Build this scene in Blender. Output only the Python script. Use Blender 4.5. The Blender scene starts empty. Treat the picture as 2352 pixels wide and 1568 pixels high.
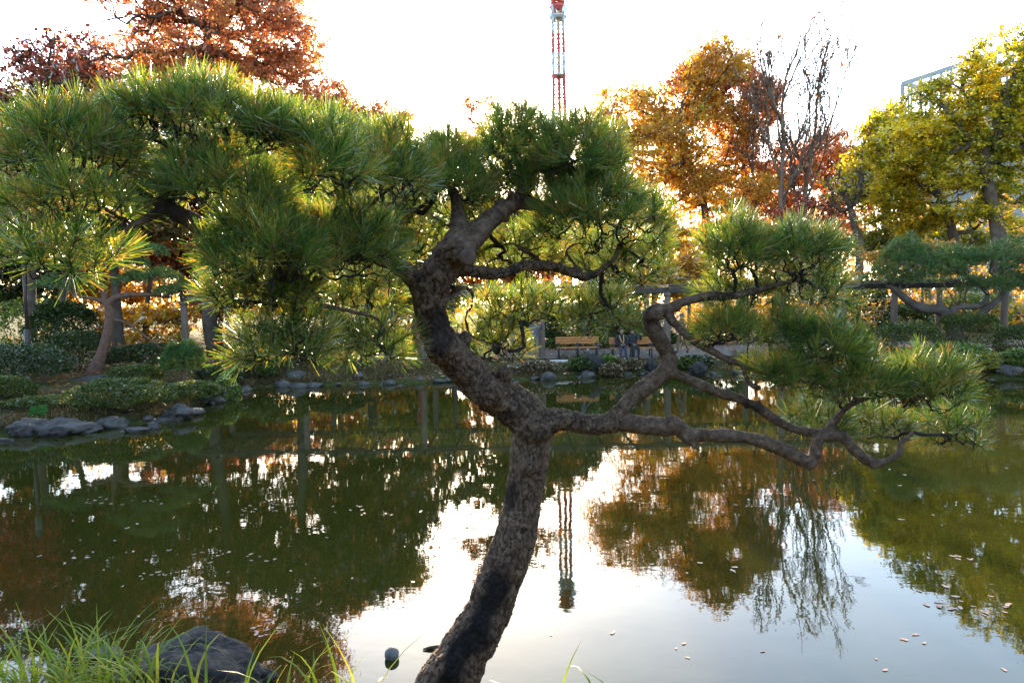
import bpy, bmesh, math, random
import numpy as np
from mathutils import Vector, Matrix

sc = bpy.context.scene
COL = sc.collection
rad = math.radians

# ------------------------------------------------------------------ camera
CAM_Z, PITCH, ROLL, FV = 2.9, rad(3.26), rad(1.08), 1568.0
FWD = np.array([0, math.cos(PITCH), -math.sin(PITCH)])
_r0 = np.array([1.0, 0, 0]); _u0 = np.array([0, math.sin(PITCH), math.cos(PITCH)])
RGT = math.cos(ROLL) * _r0 - math.sin(ROLL) * _u0
UPV = math.sin(ROLL) * _r0 + math.cos(ROLL) * _u0
CPOS = np.array([0, 0, CAM_Z])
cam_d = bpy.data.cameras.new('camera'); cam = bpy.data.objects.new('camera', cam_d); COL.objects.link(cam)
cam_d.lens = 24; cam_d.sensor_width = 36; cam_d.clip_start = 0.05; cam_d.clip_end = 6000
cam.matrix_world = Matrix(((RGT[0], UPV[0], -FWD[0], 0), (RGT[1], UPV[1], -FWD[1], 0), (RGT[2], UPV[2], -FWD[2], CAM_Z), (0, 0, 0, 1)))
sc.camera = cam

# ------------------------------------------------------------------ sky, sun, exposure
sd = FWD + RGT * (1026 - 1176) / FV - UPV * (264 - 784) / FV
sd /= np.linalg.norm(sd)
SUN_EL, SUN_AZ = math.asin(sd[2]), math.atan2(sd[0], sd[1])
world = bpy.data.worlds.new('World'); sc.world = world; world.use_nodes = True
wn = world.node_tree.nodes; wl = world.node_tree.links
sky = wn.new('ShaderNodeTexSky'); sky.sky_type = 'NISHITA'; sky.sun_disc = False
sky.sun_elevation = SUN_EL; sky.sun_rotation = SUN_AZ
sky.air_density = 1.0; sky.dust_density = 0.8; sky.ozone_density = 1.0
wl.new(sky.outputs[0], wn['Background'].inputs[0]); wn['Background'].inputs[1].default_value = 0.15
sun_d = bpy.data.lights.new('sun', 'SUN'); sun_d.energy = 4.2; sun_d.angle = rad(0.53); sun_d.color = (1.0, 0.81, 0.57)
sun = bpy.data.objects.new('sun', sun_d); COL.objects.link(sun)
sun.rotation_euler = Vector(sd).to_track_quat('Z', 'Y').to_euler(); sun.location = (0, 0, 60)
sc.view_settings.view_transform = 'Standard'; sc.view_settings.look = 'None'
sc.view_settings.exposure = 2.95; sc.view_settings.gamma = 1.0; sc.view_settings.use_curve_mapping = False
sc.cycles.max_bounces = 8; sc.cycles.diffuse_bounces = 3; sc.cycles.glossy_bounces = 3
sc.cycles.transmission_bounces = 5; sc.cycles.caustics_reflective = False; sc.cycles.caustics_refractive = False
sc.cycles.sample_clamp_indirect = 6.0

# ------------------------------------------------------------------ helpers: picture point -> place, noise, meshes
def P(vx, vy, d):
    return CPOS + d * (FWD + RGT * (vx - 1176) / FV - UPV * (vy - 784) / FV)
def G(vx, vy, z=0.0):
    r = FWD + RGT * (vx - 1176) / FV - UPV * (vy - 784) / FV
    return CPOS + r * ((z - CAM_Z) / r[2])
def rng_of(seed): return np.random.default_rng(seed)
def _hash(ix, iy, iz, seed):
    h = (ix.astype(np.int64) * 374761393 + iy.astype(np.int64) * 668265263 + iz.astype(np.int64) * 1442695041 + seed * 974634777) & 0xffffffff
    h = ((h ^ (h >> 13)) * 1274126177) & 0xffffffff
    h = ((h ^ (h >> 15)) * 2246822519) & 0xffffffff
    return ((h ^ (h >> 16)) & 0xffffff) / float(0x1000000)
def vnoise(p, seed=0):
    p = np.asarray(p, float); i = np.floor(p); f = p - i; f = f * f * (3 - 2 * f); i = i.astype(np.int64)
    out = 0
    for dx in (0, 1):
        for dy in (0, 1):
            for dz in (0, 1):
                w = (f[:, 0] if dx else 1 - f[:, 0]) * (f[:, 1] if dy else 1 - f[:, 1]) * (f[:, 2] if dz else 1 - f[:, 2])
                out = out + w * _hash(i[:, 0] + dx, i[:, 1] + dy, i[:, 2] + dz, seed)
    return out
def fbm(p, oct=4, seed=0):
    p = np.asarray(p, float); a = 0.5; out = 0
    for k in range(oct):
        out = out + a * (vnoise(p, seed + k) - 0.5) * 2; p = p * 2.03 + 7.1; a *= 0.5
    return out
def voronoi_edge(p, seed=0):
    i = np.floor(p).astype(np.int64); f1 = np.full(len(p), 9.0); f2 = f1.copy(); cid = np.zeros(len(p))
    for dx in (-1, 0, 1):
        for dy in (-1, 0, 1):
            for dz in (-1, 0, 1):
                a, b, c = i[:, 0] + dx, i[:, 1] + dy, i[:, 2] + dz
                q = np.stack([a + _hash(a, b, c, seed), b + _hash(a, b, c, seed + 1), c + _hash(a, b, c, seed + 2)], 1)
                d = np.linalg.norm(p - q, axis=1)
                nearer = d < f1
                f2 = np.where(nearer, f1, np.minimum(f2, d)); cid = np.where(nearer, _hash(a, b, c, seed + 3), cid); f1 = np.where(nearer, d, f1)
    return f2 - f1, cid
def nrm(a): return a / np.maximum(np.linalg.norm(a, axis=-1, keepdims=True), 1e-9)

def mesh_np(name, V, faces, mat, smooth=True, fmat=None):
    V = np.asarray(V, np.float32); me = bpy.data.meshes.new(name)
    faces = [np.asarray(f, np.int32) for f in (faces if isinstance(faces, list) else [faces]) if len(f)]
    me.vertices.add(len(V)); me.vertices.foreach_set('co', V.ravel())
    loops = np.concatenate([f.ravel() for f in faces]); starts = []; o = 0
    for f in faces:
        starts.append(o + np.arange(len(f)) * f.shape[1]); o += f.size
    starts = np.concatenate(starts).astype(np.int32)
    me.loops.add(len(loops)); me.loops.foreach_set('vertex_index', loops)
    me.polygons.add(len(starts)); me.polygons.foreach_set('loop_start', starts)
    me.polygons.foreach_set('use_smooth', np.full(len(starts), smooth))
    for m in (mat if isinstance(mat, (list, tuple)) else [mat]): me.materials.append(m)
    if fmat is not None: me.polygons.foreach_set('material_index', np.asarray(fmat, np.int32))
    me.update(calc_edges=True)
    return me
def tag(o, label=None, cat=None, group=None, kind=None):
    if label: o['label'] = label
    if cat: o['category'] = cat
    if group: o['group'] = group
    if kind: o['kind'] = kind
    return o
def link(name, me, parent=None, loc=None):
    o = bpy.data.objects.new(name, me); COL.objects.link(o)
    if parent is not None:
        o.parent = parent
        L = parent.get('_at')
        if loc is None and L is not None: o.matrix_parent_inverse = Matrix.Translation((-L[0], -L[1], -L[2]))
    if loc is not None: o.location = loc
    return o
def thing(name, at, label, cat, group=None):
    o = bpy.data.objects.new(name, None); COL.objects.link(o)
    o.location = tuple(float(c) for c in at); o['_at'] = [float(c) for c in at]; o.empty_display_size = 0.1
    return tag(o, label, cat, group)
def copy_tree(o, parent=None):
    c = o.copy(); COL.objects.link(c)
    if parent is not None: c.parent = parent
    for ch in list(o.children): copy_tree(ch, c)
    return c
class MB:
    """collects shapes and links them as one mesh"""
    def __init__(s): s.V = []; s.F = {3: [], 4: []}; s.n = 0
    def add(s, V, *Fs):
        for F in Fs:
            F = np.asarray(F, int)
            if len(F): s.F[F.shape[1]].append(F + s.n)
        s.V.append(np.asarray(V, float)); s.n += len(V); return s
    def box(s, c, size, rz=0.0, bev=0.0):
        c = np.asarray(c, float); h = np.asarray(size, float) / 2
        if bev <= 0:
            q = np.array([[x, y, z] for x in (-1, 1) for y in (-1, 1) for z in (-1, 1)]) * h
            F = [(0, 1, 3, 2), (4, 6, 7, 5), (0, 4, 5, 1), (2, 3, 7, 6), (0, 2, 6, 4), (1, 5, 7, 3)]
            tri = []
        else:
            bm = bmesh.new(); bmesh.ops.create_cube(bm, size=1.0)
            for v in bm.verts: v.co = Vector((v.co.x * 2 * h[0], v.co.y * 2 * h[1], v.co.z * 2 * h[2]))
            bmesh.ops.bevel(bm, geom=bm.edges[:], offset=bev, segments=1, affect='EDGES')
            bm.verts.index_update(); q = np.array([v.co[:] for v in bm.verts])
            F = [[v.index for v in f.verts] for f in bm.faces if len(f.verts) == 4]; tri = [[v.index for v in f.verts] for f in bm.faces if len(f.verts) == 3]; bm.free()
        if rz: q = q @ np.array([[math.cos(rz), math.sin(rz), 0], [-math.sin(rz), math.cos(rz), 0], [0, 0, 1]])
        s.add(q + c, F, tri) if len(tri) else s.add(q + c, F); return s
    def tube(s, pts, r, sides=8):
        V, Q, T = sweep(np.asarray(pts, float), np.full(len(pts), r) if np.isscalar(r) else np.asarray(r, float), sides); s.add(V, Q, T); return s
    def build(s, name, mat, parent=None, loc=None, smooth=False):
        V = np.concatenate(s.V); fs = [np.concatenate(s.F[k]) for k in (4, 3) if s.F[k]]
        return link(name, mesh_np(name, V, fs, mat, smooth), parent, loc)

def catmull(Pn, R, sub):
    Pn = np.asarray(Pn, float); R = np.asarray(R, float); n = len(Pn)
    if n < 3 or sub < 2: return Pn, R
    A = np.vstack([2 * Pn[0] - Pn[1], Pn, 2 * Pn[-1] - Pn[-2]]); out = []; rr = []
    for i in range(n - 1):
        p0, p1, p2, p3 = A[i], A[i + 1], A[i + 2], A[i + 3]
        for k in range(sub):
            t = k / sub
            out.append(0.5 * (2 * p1 + (p2 - p0) * t + (2 * p0 - 5 * p1 + 4 * p2 - p3) * t * t + (3 * p1 - p0 - 3 * p2 + p3) * t ** 3))
            rr.append(R[i] * (1 - t) + R[i + 1] * t)
    out.append(Pn[-1]); rr.append(R[-1])
    return np.array(out), np.array(rr)
def sweep(Pn, R, sides=6, cap=True):
    n = len(Pn); T = np.zeros_like(Pn); T[1:-1] = Pn[2:] - Pn[:-2] if n > 2 else 0; T[0] = Pn[1] - Pn[0]; T[-1] = Pn[-1] - Pn[-2]; T = nrm(T)
    a = np.array([0, 0, 1.0]) if abs(T[0][2]) < 0.9 else np.array([1.0, 0, 0]); x = np.cross(a, T[0]); x /= np.linalg.norm(x)
    X = np.zeros_like(Pn); X[0] = x
    for i in range(1, n):
        x = x - T[i] * np.dot(x, T[i]); l = np.linalg.norm(x)
        x = x / l if l > 1e-6 else X[i - 1]; X[i] = x
    Y = np.cross(T, X); ang = np.arange(sides) * 2 * np.pi / sides
    ring = X[:, None, :] * np.cos(ang)[None, :, None] + Y[:, None, :] * np.sin(ang)[None, :, None]
    V = (Pn[:, None, :] + ring * R[:, None, None]).reshape(-1, 3)
    i0 = (np.arange(n - 1)[:, None] * sides + np.arange(sides)[None, :]).ravel()
    i1 = (np.arange(n - 1)[:, None] * sides + (np.arange(sides)[None, :] + 1) % sides).ravel()
    Q = np.stack([i0, i1, i1 + sides, i0 + sides], 1)
    if not cap: return V, Q, np.zeros((0, 3), int)
    V = np.vstack([V, Pn[0], Pn[-1]]); k = np.arange(sides); kk = (k + 1) % sides; b = (n - 1) * sides
    Tn = np.vstack([np.stack([np.full(sides, n * sides), kk, k], 1), np.stack([np.full(sides, n * sides + 1), b + k, b + kk], 1)])
    return V, Q, Tn

def mst(roots, rlen, T, bf):
    """spanning tree of twig points that trades wire length for path length"""
    R = len(roots); N = len(T); D = np.linalg.norm(T[:, None, :] - roots[None, :, :], axis=2)
    C = D + bf * rlen[None, :]; par = C.argmin(1); best = C.min(1)
    plen = np.zeros(N); done = np.zeros(N, bool); order = []
    for _ in range(N):
        i = int(np.where(done, 1e9, best).argmin()); done[i] = True; order.append(i)
        p = par[i]; plen[i] = (rlen[p] + D[i, p]) if p < R else plen[p - R] + np.linalg.norm(T[i] - T[p - R])
        c = np.linalg.norm(T - T[i], axis=1) + bf * plen[i]; m = (c < best) & ~done
        best[m] = c[m]; par[m] = R + i
    cnt = np.ones(N)
    for i in reversed(order):
        if par[i] >= R: cnt[par[i] - R] += cnt[i]
    return par, cnt, order
def twigs(mb, roots, rlen, T, bf=0.4, rtip=0.01, pw=0.5, rmax=1.0, sides=5, crook=0.12, sub=2, seed=1):
    roots = np.asarray(roots, float); T = np.asarray(T, float); rg = rng_of(seed)
    par, cnt, order = mst(roots, np.asarray(rlen, float), T, bf); R = len(roots)
    rr = np.minimum(rtip * cnt ** pw, rmax); kids = [[] for _ in range(len(T))]
    starts = []
    for i in order:
        if par[i] >= R: kids[par[i] - R].append(i)
        else: starts.append(i)
    stack = [(s, None) for s in starts]
    while stack:
        i, prev = stack.pop(); p0 = roots[par[i]] if par[i] < R else T[par[i] - R]
        pts = [p0]; rs = [rr[i]]
        while True:
            a = pts[-1]; b = T[i]; L = np.linalg.norm(b - a)
            for f in ((0.33, 0.67) if sub > 2 else (0.5,)):
                pts.append(a + (b - a) * f + rg.normal(0, 1, 3) * crook * L); rs.append(rr[i])
            pts.append(b); rs.append(rr[i])
            ks = sorted(kids[i], key=lambda k: -cnt[k])
            if not ks: break
            for k in ks[1:]: stack.append((k, i))
            i = ks[0]
        rs = np.array(rs); rs[-1] *= 0.6
        Pn, Rn = catmull(pts, rs, max(1, sub - 1)); V, Q, Tn = sweep(Pn, Rn, sides); mb.add(V, Q, Tn)
    return par, cnt
def leaf_quads(C, size, seed, aspect=0.6, up=0.3, jitter=0.35):
    rg = rng_of(seed); n = len(C); N = nrm(rg.normal(0, 1, (n, 3)) + np.array([0, 0, up]) * 2); A = nrm(np.cross(N, rg.normal(0, 1, (n, 3)))); B = np.cross(N, A)
    s = size * np.exp(rg.normal(0, jitter, n)); L = (A * s[:, None]) * 0.5; W = (B * s[:, None]) * 0.5 * aspect
    V = np.stack([C - L, C + W - L * 0.1 + N * s[:, None] * 0.06, C + L, C - W - L * 0.1 + N * s[:, None] * 0.06], 1).reshape(-1, 3)
    return V, np.arange(4 * n).reshape(-1, 4)
def needle_quads(C, A, per, length, width, seed, th=(12, 80), shoot=0.05, spread=0.25):
    """brushes of needles standing round the shoots at C that point along A"""
    rg = rng_of(seed); n = len(C); c = np.repeat(C, per, 0); a = np.repeat(nrm(A), per, 0); m = n * per
    t = rg.random(m); perp = nrm(np.cross(a, rg.normal(0, 1, (m, 3)))); q = np.radians(th[0] + (th[1] - th[0]) * (1 - t) ** 0.8 + rg.normal(0, 7, m))
    d = nrm(a * np.cos(q)[:, None] + perp * np.sin(q)[:, None]); d[:, 2] -= 0.05; d = nrm(d)
    L = length * (0.75 + 0.4 * rg.random(m)) * np.repeat(0.7 + 0.55 * rg.random(n), per); b = c + a * (t * shoot)[:, None]
    s = nrm(np.cross(d, rg.normal(0, 1, (m, 3)))); w = width * (0.8 + 0.4 * rg.random(m))[:, None]
    sag = np.zeros((m, 3)); sag[:, 2] = -0.06 * L * rg.random(m); tip = b + d * L[:, None] + sag
    V = np.stack([b - s * w * 0.5, b + s * w * 0.5, tip + s * w * 0.28, tip - s * w * 0.28], 1).reshape(-1, 3)
    return V, np.arange(4 * m).reshape(-1, 4)

# ------------------------------------------------------------------ materials
def new_mat(name):
    m = bpy.data.materials.new(name); m.use_nodes = True; nt = m.node_tree; nt.nodes.clear()
    return m, nt.nodes, nt.links
def ramp(N, cols, interp='LINEAR'):
    r = N.new('ShaderNodeValToRGB'); r.color_ramp.interpolation = interp; e = r.color_ramp.elements
    while len(e) < len(cols): e.new(0.5)
    for k, (p, c) in enumerate(cols): e[k].position = p; e[k].color = (*c, 1)
    return r
def leaf_mat(name, cols, trans=0.5, tint=(1.25, 1.05, 0.5), gloss=0.2, rough=0.35, patch=0.25, pscale=0.35):
    m, N, L = new_mat(name); g = N.new('ShaderNodeNewGeometry'); tc = N.new('ShaderNodeTexCoord')
    nz = N.new('ShaderNodeTexNoise'); nz.inputs['Scale'].default_value = pscale; nz.inputs['Detail'].default_value = 2; L.new(tc.outputs['Object'], nz.inputs['Vector'])
    mx = N.new('ShaderNodeMapRange'); mx.inputs[1].default_value = 0.3; mx.inputs[2].default_value = 0.7; mx.inputs[3].default_value = -patch; mx.inputs[4].default_value = patch; L.new(nz.outputs[0], mx.inputs[0])
    ad = N.new('ShaderNodeMath'); ad.operation = 'ADD'; ad.use_clamp = True; L.new(g.outputs['Random Per Island'], ad.inputs[0]); L.new(mx.outputs[0], ad.inputs[1])
    r = ramp(N, cols); L.new(ad.outputs[0], r.inputs[0])
    d = N.new('ShaderNodeBsdfDiffuse'); t = N.new('ShaderNodeBsdfTranslucent'); L.new(r.outputs[0], d.inputs[0])
    mt = N.new('ShaderNodeMix'); mt.data_type = 'RGBA'; mt.blend_type = 'MULTIPLY'; mt.inputs[0].default_value = 1; L.new(r.outputs[0], mt.inputs[6]); mt.inputs[7].default_value = (*tint, 1); mt.clamp_result = False; L.new(mt.outputs[2], t.inputs[0])
    s = N.new('ShaderNodeMixShader'); s.inputs[0].default_value = trans; L.new(d.outputs[0], s.inputs[1]); L.new(t.outputs[0], s.inputs[2])
    gl = N.new('ShaderNodeBsdfGlossy'); gl.inputs['Roughness'].default_value = rough; gl.inputs[0].default_value = (1.0, 0.95, 0.82, 1)
    s2 = N.new('ShaderNodeMixShader'); fr = N.new('ShaderNodeFresnel'); fr.inputs[0].default_value = 1.4
    fm = N.new('ShaderNodeMath'); fm.operation = 'MULTIPLY'; fm.inputs[1].default_value = gloss; fm.use_clamp = True; L.new(fr.outputs[0], fm.inputs[0])
    L.new(fm.outputs[0], s2.inputs[0]); L.new(s.outputs[0], s2.inputs[1]); L.new(gl.outputs[0], s2.inputs[2])
    o = N.new('ShaderNodeOutputMaterial'); L.new(s2.outputs[0], o.inputs[0]); return m
def solid(name, cols, scale=6.0, rough=0.8, bump=0.3, detail=6, dist=0.02, spec=0.3, wave=None, metal=0.0):
    m, N, L = new_mat(name); b = N.new('ShaderNodeBsdfPrincipled'); tc = N.new('ShaderNodeTexCoord'); nz = N.new('ShaderNodeTexNoise')
    mp = N.new('ShaderNodeMapping'); L.new(tc.outputs['Object'], mp.inputs[0])
    if wave: mp.inputs['Scale'].default_value = wave
    nz.inputs['Scale'].default_value = scale; nz.inputs['Detail'].default_value = detail; nz.inputs['Roughness'].default_value = 0.6; L.new(mp.outputs[0], nz.inputs['Vector'])
    r = ramp(N, cols); L.new(nz.outputs[0], r.inputs[0]); L.new(r.outputs[0], b.inputs['Base Color']); b.inputs['Roughness'].default_value = rough
    b.inputs['Specular IOR Level'].default_value = spec; b.inputs['Metallic'].default_value = metal
    if bump:
        bp = N.new('ShaderNodeBump'); bp.inputs['Strength'].default_value = bump; bp.inputs['Distance'].default_value = dist
        n2 = N.new('ShaderNodeTexNoise'); n2.inputs['Scale'].default_value = scale * 4; n2.inputs['Detail'].default_value = 5; L.new(mp.outputs[0], n2.inputs['Vector'])
        L.new(n2.outputs[0], bp.inputs['Height']); L.new(bp.outputs[0], b.inputs['Normal'])
    o = N.new('ShaderNodeOutputMaterial'); L.new(b.outputs[0], o.inputs[0]); return m
def two(a, b): return [(0.3, a), (0.7, b)]

M = {}
M['needle'] = leaf_mat('pine_needles', [(0, (0.016, 0.055, 0.015)), (0.4, (0.065, 0.145, 0.032)), (0.75, (0.16, 0.235, 0.048)), (0.92, (0.34, 0.3, 0.065)), (1, (0.38, 0.17, 0.06))], trans=0.53, tint=(1.6, 1.35, 0.4), gloss=0.3, rough=0.3, patch=0.2, pscale=8.0)
M['needle_far'] = leaf_mat('far_pine_needles', [(0, (0.025, 0.065, 0.02)), (0.5, (0.055, 0.12, 0.03)), (0.9, (0.1, 0.16, 0.04)), (1, (0.25, 0.15, 0.04))], trans=0.35, tint=(1.3, 1.15, 0.5), gloss=0.2, patch=0.2, pscale=0.8)
M['orange'] = leaf_mat('orange_leaves', [(0, (0.16, 0.05, 0.018)), (0.4, (0.34, 0.11, 0.03)), (0.75, (0.46, 0.18, 0.04)), (1, (0.5, 0.28, 0.05))], trans=0.55, tint=(1.3, 0.9, 0.55))
M['rust'] = leaf_mat('rust_leaves', [(0, (0.24, 0.085, 0.04)), (0.5, (0.42, 0.165, 0.07)), (0.85, (0.52, 0.23, 0.085)), (1, (0.6, 0.34, 0.1))], trans=0.6, tint=(1.2, 0.95, 0.75), patch=0.42, pscale=0.5)
M['rust_green'] = leaf_mat('rust_green_leaves', [(0, (0.04, 0.05, 0.015)), (0.5, (0.1, 0.075, 0.025)), (0.8, (0.22, 0.1, 0.035)), (1, (0.38, 0.16, 0.05))], trans=0.45, patch=0.35)
M['gold'] = leaf_mat('gold_leaves', [(0, (0.2, 0.09, 0.02)), (0.35, (0.42, 0.2, 0.03)), (0.7, (0.55, 0.34, 0.04)), (1, (0.35, 0.34, 0.05))], trans=0.6, tint=(1.3, 1.0, 0.4))
M['golden_green'] = leaf_mat('golden_green_leaves', [(0, (0.06, 0.09, 0.02)), (0.5, (0.16, 0.19, 0.03)), (1, (0.4, 0.33, 0.04))], trans=0.55, tint=(1.5, 1.2, 0.35))
M['camphor'] = leaf_mat('camphor_leaves', [(0, (0.07, 0.115, 0.02)), (0.3, (0.21, 0.225, 0.03)), (0.7, (0.46, 0.39, 0.04)), (1, (0.54, 0.42, 0.04))], trans=0.7, tint=(1.85, 1.55, 0.35), gloss=0.2, patch=0.3)
M['red'] = leaf_mat('red_maple_leaves', [(0, (0.12, 0.012, 0.016)), (0.5, (0.36, 0.03, 0.035)), (1, (0.5, 0.09, 0.05))], trans=0.55, tint=(1.3, 0.7, 0.7))
M['maroon'] = leaf_mat('maroon_maple_leaves', [(0, (0.05, 0.03, 0.014)), (0.35, (0.12, 0.05, 0.02)), (0.65, (0.26, 0.05, 0.04)), (1, (0.4, 0.1, 0.04))], trans=0.5, tint=(1.25, 0.8, 0.7), patch=0.35)
M['dark_leaf'] = leaf_mat('dark_evergreen_leaves', [(0, (0.012, 0.027, 0.007)), (0.6, (0.028, 0.05, 0.012)), (1, (0.06, 0.08, 0.02))], trans=0.35, gloss=0.14, rough=0.35)
M['shrub'] = leaf_mat('shrub_leaves', [(0, (0.025, 0.045, 0.009)), (0.6, (0.055, 0.088, 0.015)), (1, (0.13, 0.14, 0.025))], trans=0.45, gloss=0.1)
M['lime'] = leaf_mat('lime_shrub_leaves', [(0, (0.05, 0.1, 0.025)), (0.6, (0.1, 0.17, 0.035)), (1, (0.22, 0.24, 0.04))], trans=0.5, tint=(1.5, 1.2, 0.4))
M['grass'] = leaf_mat('green_grass', [(0, (0.1, 0.17, 0.025)), (0.6, (0.2, 0.28, 0.035)), (1, (0.42, 0.36, 0.06))], trans=0.6, tint=(1.4, 1.25, 0.4), gloss=0.3, patch=0.1)
M['dry_grass'] = leaf_mat('dry_grass', [(0, (0.035, 0.04, 0.012)), (0.4, (0.08, 0.06, 0.022)), (0.8, (0.16, 0.1, 0.042)), (1, (0.24, 0.17, 0.075))], trans=0.4, tint=(1.2, 1.0, 0.6))
M['float'] = leaf_mat('floating_leaf', [(0, (0.2, 0.07, 0.045)), (0.4, (0.4, 0.25, 0.2)), (0.7, (0.55, 0.44, 0.38)), (1, (0.55, 0.48, 0.2))], trans=0.2, gloss=1.0, rough=0.35, patch=0)  # pale pinkish stops put the glint of the sky into the leaf colour
M['bark_far'] = solid('far_bark', two((0.035, 0.025, 0.018), (0.09, 0.065, 0.05)), 3, 0.9, 0.6, dist=0.05)
M['bark_tan'] = solid('tan_bark', two((0.07, 0.045, 0.032), (0.15, 0.1, 0.07)), 2, 0.9, 0.4, dist=0.05)
M['bark_red'] = solid('reddish_pine_bark', two((0.06, 0.03, 0.02), (0.14, 0.075, 0.05)), 9, 0.9, 0.8, dist=0.03)
M['twig'] = solid('pine_twig_bark', two((0.01, 0.0065, 0.005), (0.034, 0.023, 0.017)), 40, 0.85, 0.7, dist=0.006)
M['bud'] = solid('brown_bud', two((0.14, 0.055, 0.03), (0.3, 0.14, 0.07)), 60, 0.7, 0.0)
M['rock'] = solid('grey_rock', [(0.25, (0.016, 0.013, 0.011)), (0.5, (0.045, 0.037, 0.031)), (0.75, (0.105, 0.088, 0.072))], 3, 0.75, 0.7, dist=0.05)
M['dark_rock'] = solid('dark_rock', [(0.3, (0.006, 0.005, 0.0045)), (0.52, (0.018, 0.0145, 0.012)), (0.75, (0.055, 0.042, 0.03))], 7, 0.8, 1.0, dist=0.02)
M['pale_rock'] = solid('pale_rock', two((0.08, 0.075, 0.07), (0.18, 0.17, 0.16)), 14, 0.7, 0.6)
M['post'] = solid('brown_post', two((0.075, 0.05, 0.036), (0.14, 0.098, 0.075)), 4, 0.85, 0.3, wave=(6, 6, 0.6))
M['beam'] = solid('dark_beam', two((0.025, 0.018, 0.014), (0.06, 0.045, 0.036)), 4, 0.85, 0.3)
M['slat'] = solid('orange_wood', two((0.26, 0.09, 0.022), (0.38, 0.145, 0.04)), 8, 0.55, 0.2, wave=(0.6, 6, 6))
M['iron'] = solid('dark_iron', two((0.02, 0.02, 0.022), (0.05, 0.05, 0.055)), 10, 0.5, 0.1)

# ------------------------------------------------------------------ the setting: pond, ground, path
shore_v = [(-260, 1012), (0, 1003), (150, 1000), (230, 986), (330, 972), (430, 950), (520, 906), (600, 889), (800, 884), (1000, 879), (1200, 873), (1330, 866), (1500, 860), (1750, 858), (2000, 862), (2230, 868), (2352, 872), (2600, 884)]
shore = [tuple(G(x, y)[:2]) for x, y in shore_v]
far_shore = list(shore)
shore += [(27, 17), (29, 8), (22, 1), (10, 3.4), (3.2, 4.35), (1.2, 4.4), (0.2, 4.35), (-0.7, 4.45), (-1.4, 4.75), (-2.4, 4.95), (-4.2, 4.95), (-7, 4.6), (-12, 5.2), (-16, 9)]
SH = np.array(shore)
def pond_dist(x, y):
    """signed distance to the shoreline, negative on the water"""
    p = np.stack([np.ravel(x), np.ravel(y)], 1); a = SH; b = np.roll(SH, -1, 0); d = np.full(len(p), 1e9); ins = np.zeros(len(p), bool)
    for (ax, ay), (bx, by) in zip(a, b):
        ex, ey = bx - ax, by - ay; t = np.clip(((p[:, 0] - ax) * ex + (p[:, 1] - ay) * ey) / (ex * ex + ey * ey), 0, 1)
        d = np.minimum(d, np.hypot(p[:, 0] - ax - t * ex, p[:, 1] - ay - t * ey))
        c = ((ay > p[:, 1]) != (by > p[:, 1])); xx = ax + (p[:, 1] - ay) * ex / (ey if abs(ey) > 1e-9 else 1e-9); ins ^= c & (p[:, 0] < xx)
    return np.where(ins, -d, d)
def ground_h(x, y):
    x = np.ravel(np.asarray(x, float)); y = np.ravel(np.asarray(y, float)); d = pond_dist(x, y)
    q = np.stack([x * 0.7, y * 0.7, x * 0], 1); n = fbm(q, 3, 5) * 0.06
    far = np.minimum(0.10 + 0.14 * d, 0.66) ; near = np.minimum(0.06 + 0.42 * d, 1.22)
    w = np.clip((y - 7) / 3, 0, 1); up = near * (1 - w) + far * w
    w2 = np.clip(1 - (d - 3) / 3, 0.15, 1)
    h = np.where(d > 0, up + n * np.clip(d * 2, 0, 1) * w2, np.maximum(-0.9, 0.06 + 0.6 * d - 0.05))
    return np.where((d > -0.12) & (d <= 0), -0.03 + d * 0.4, h)
def gz(x, y): return float(ground_h([x], [y])[0])

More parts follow.
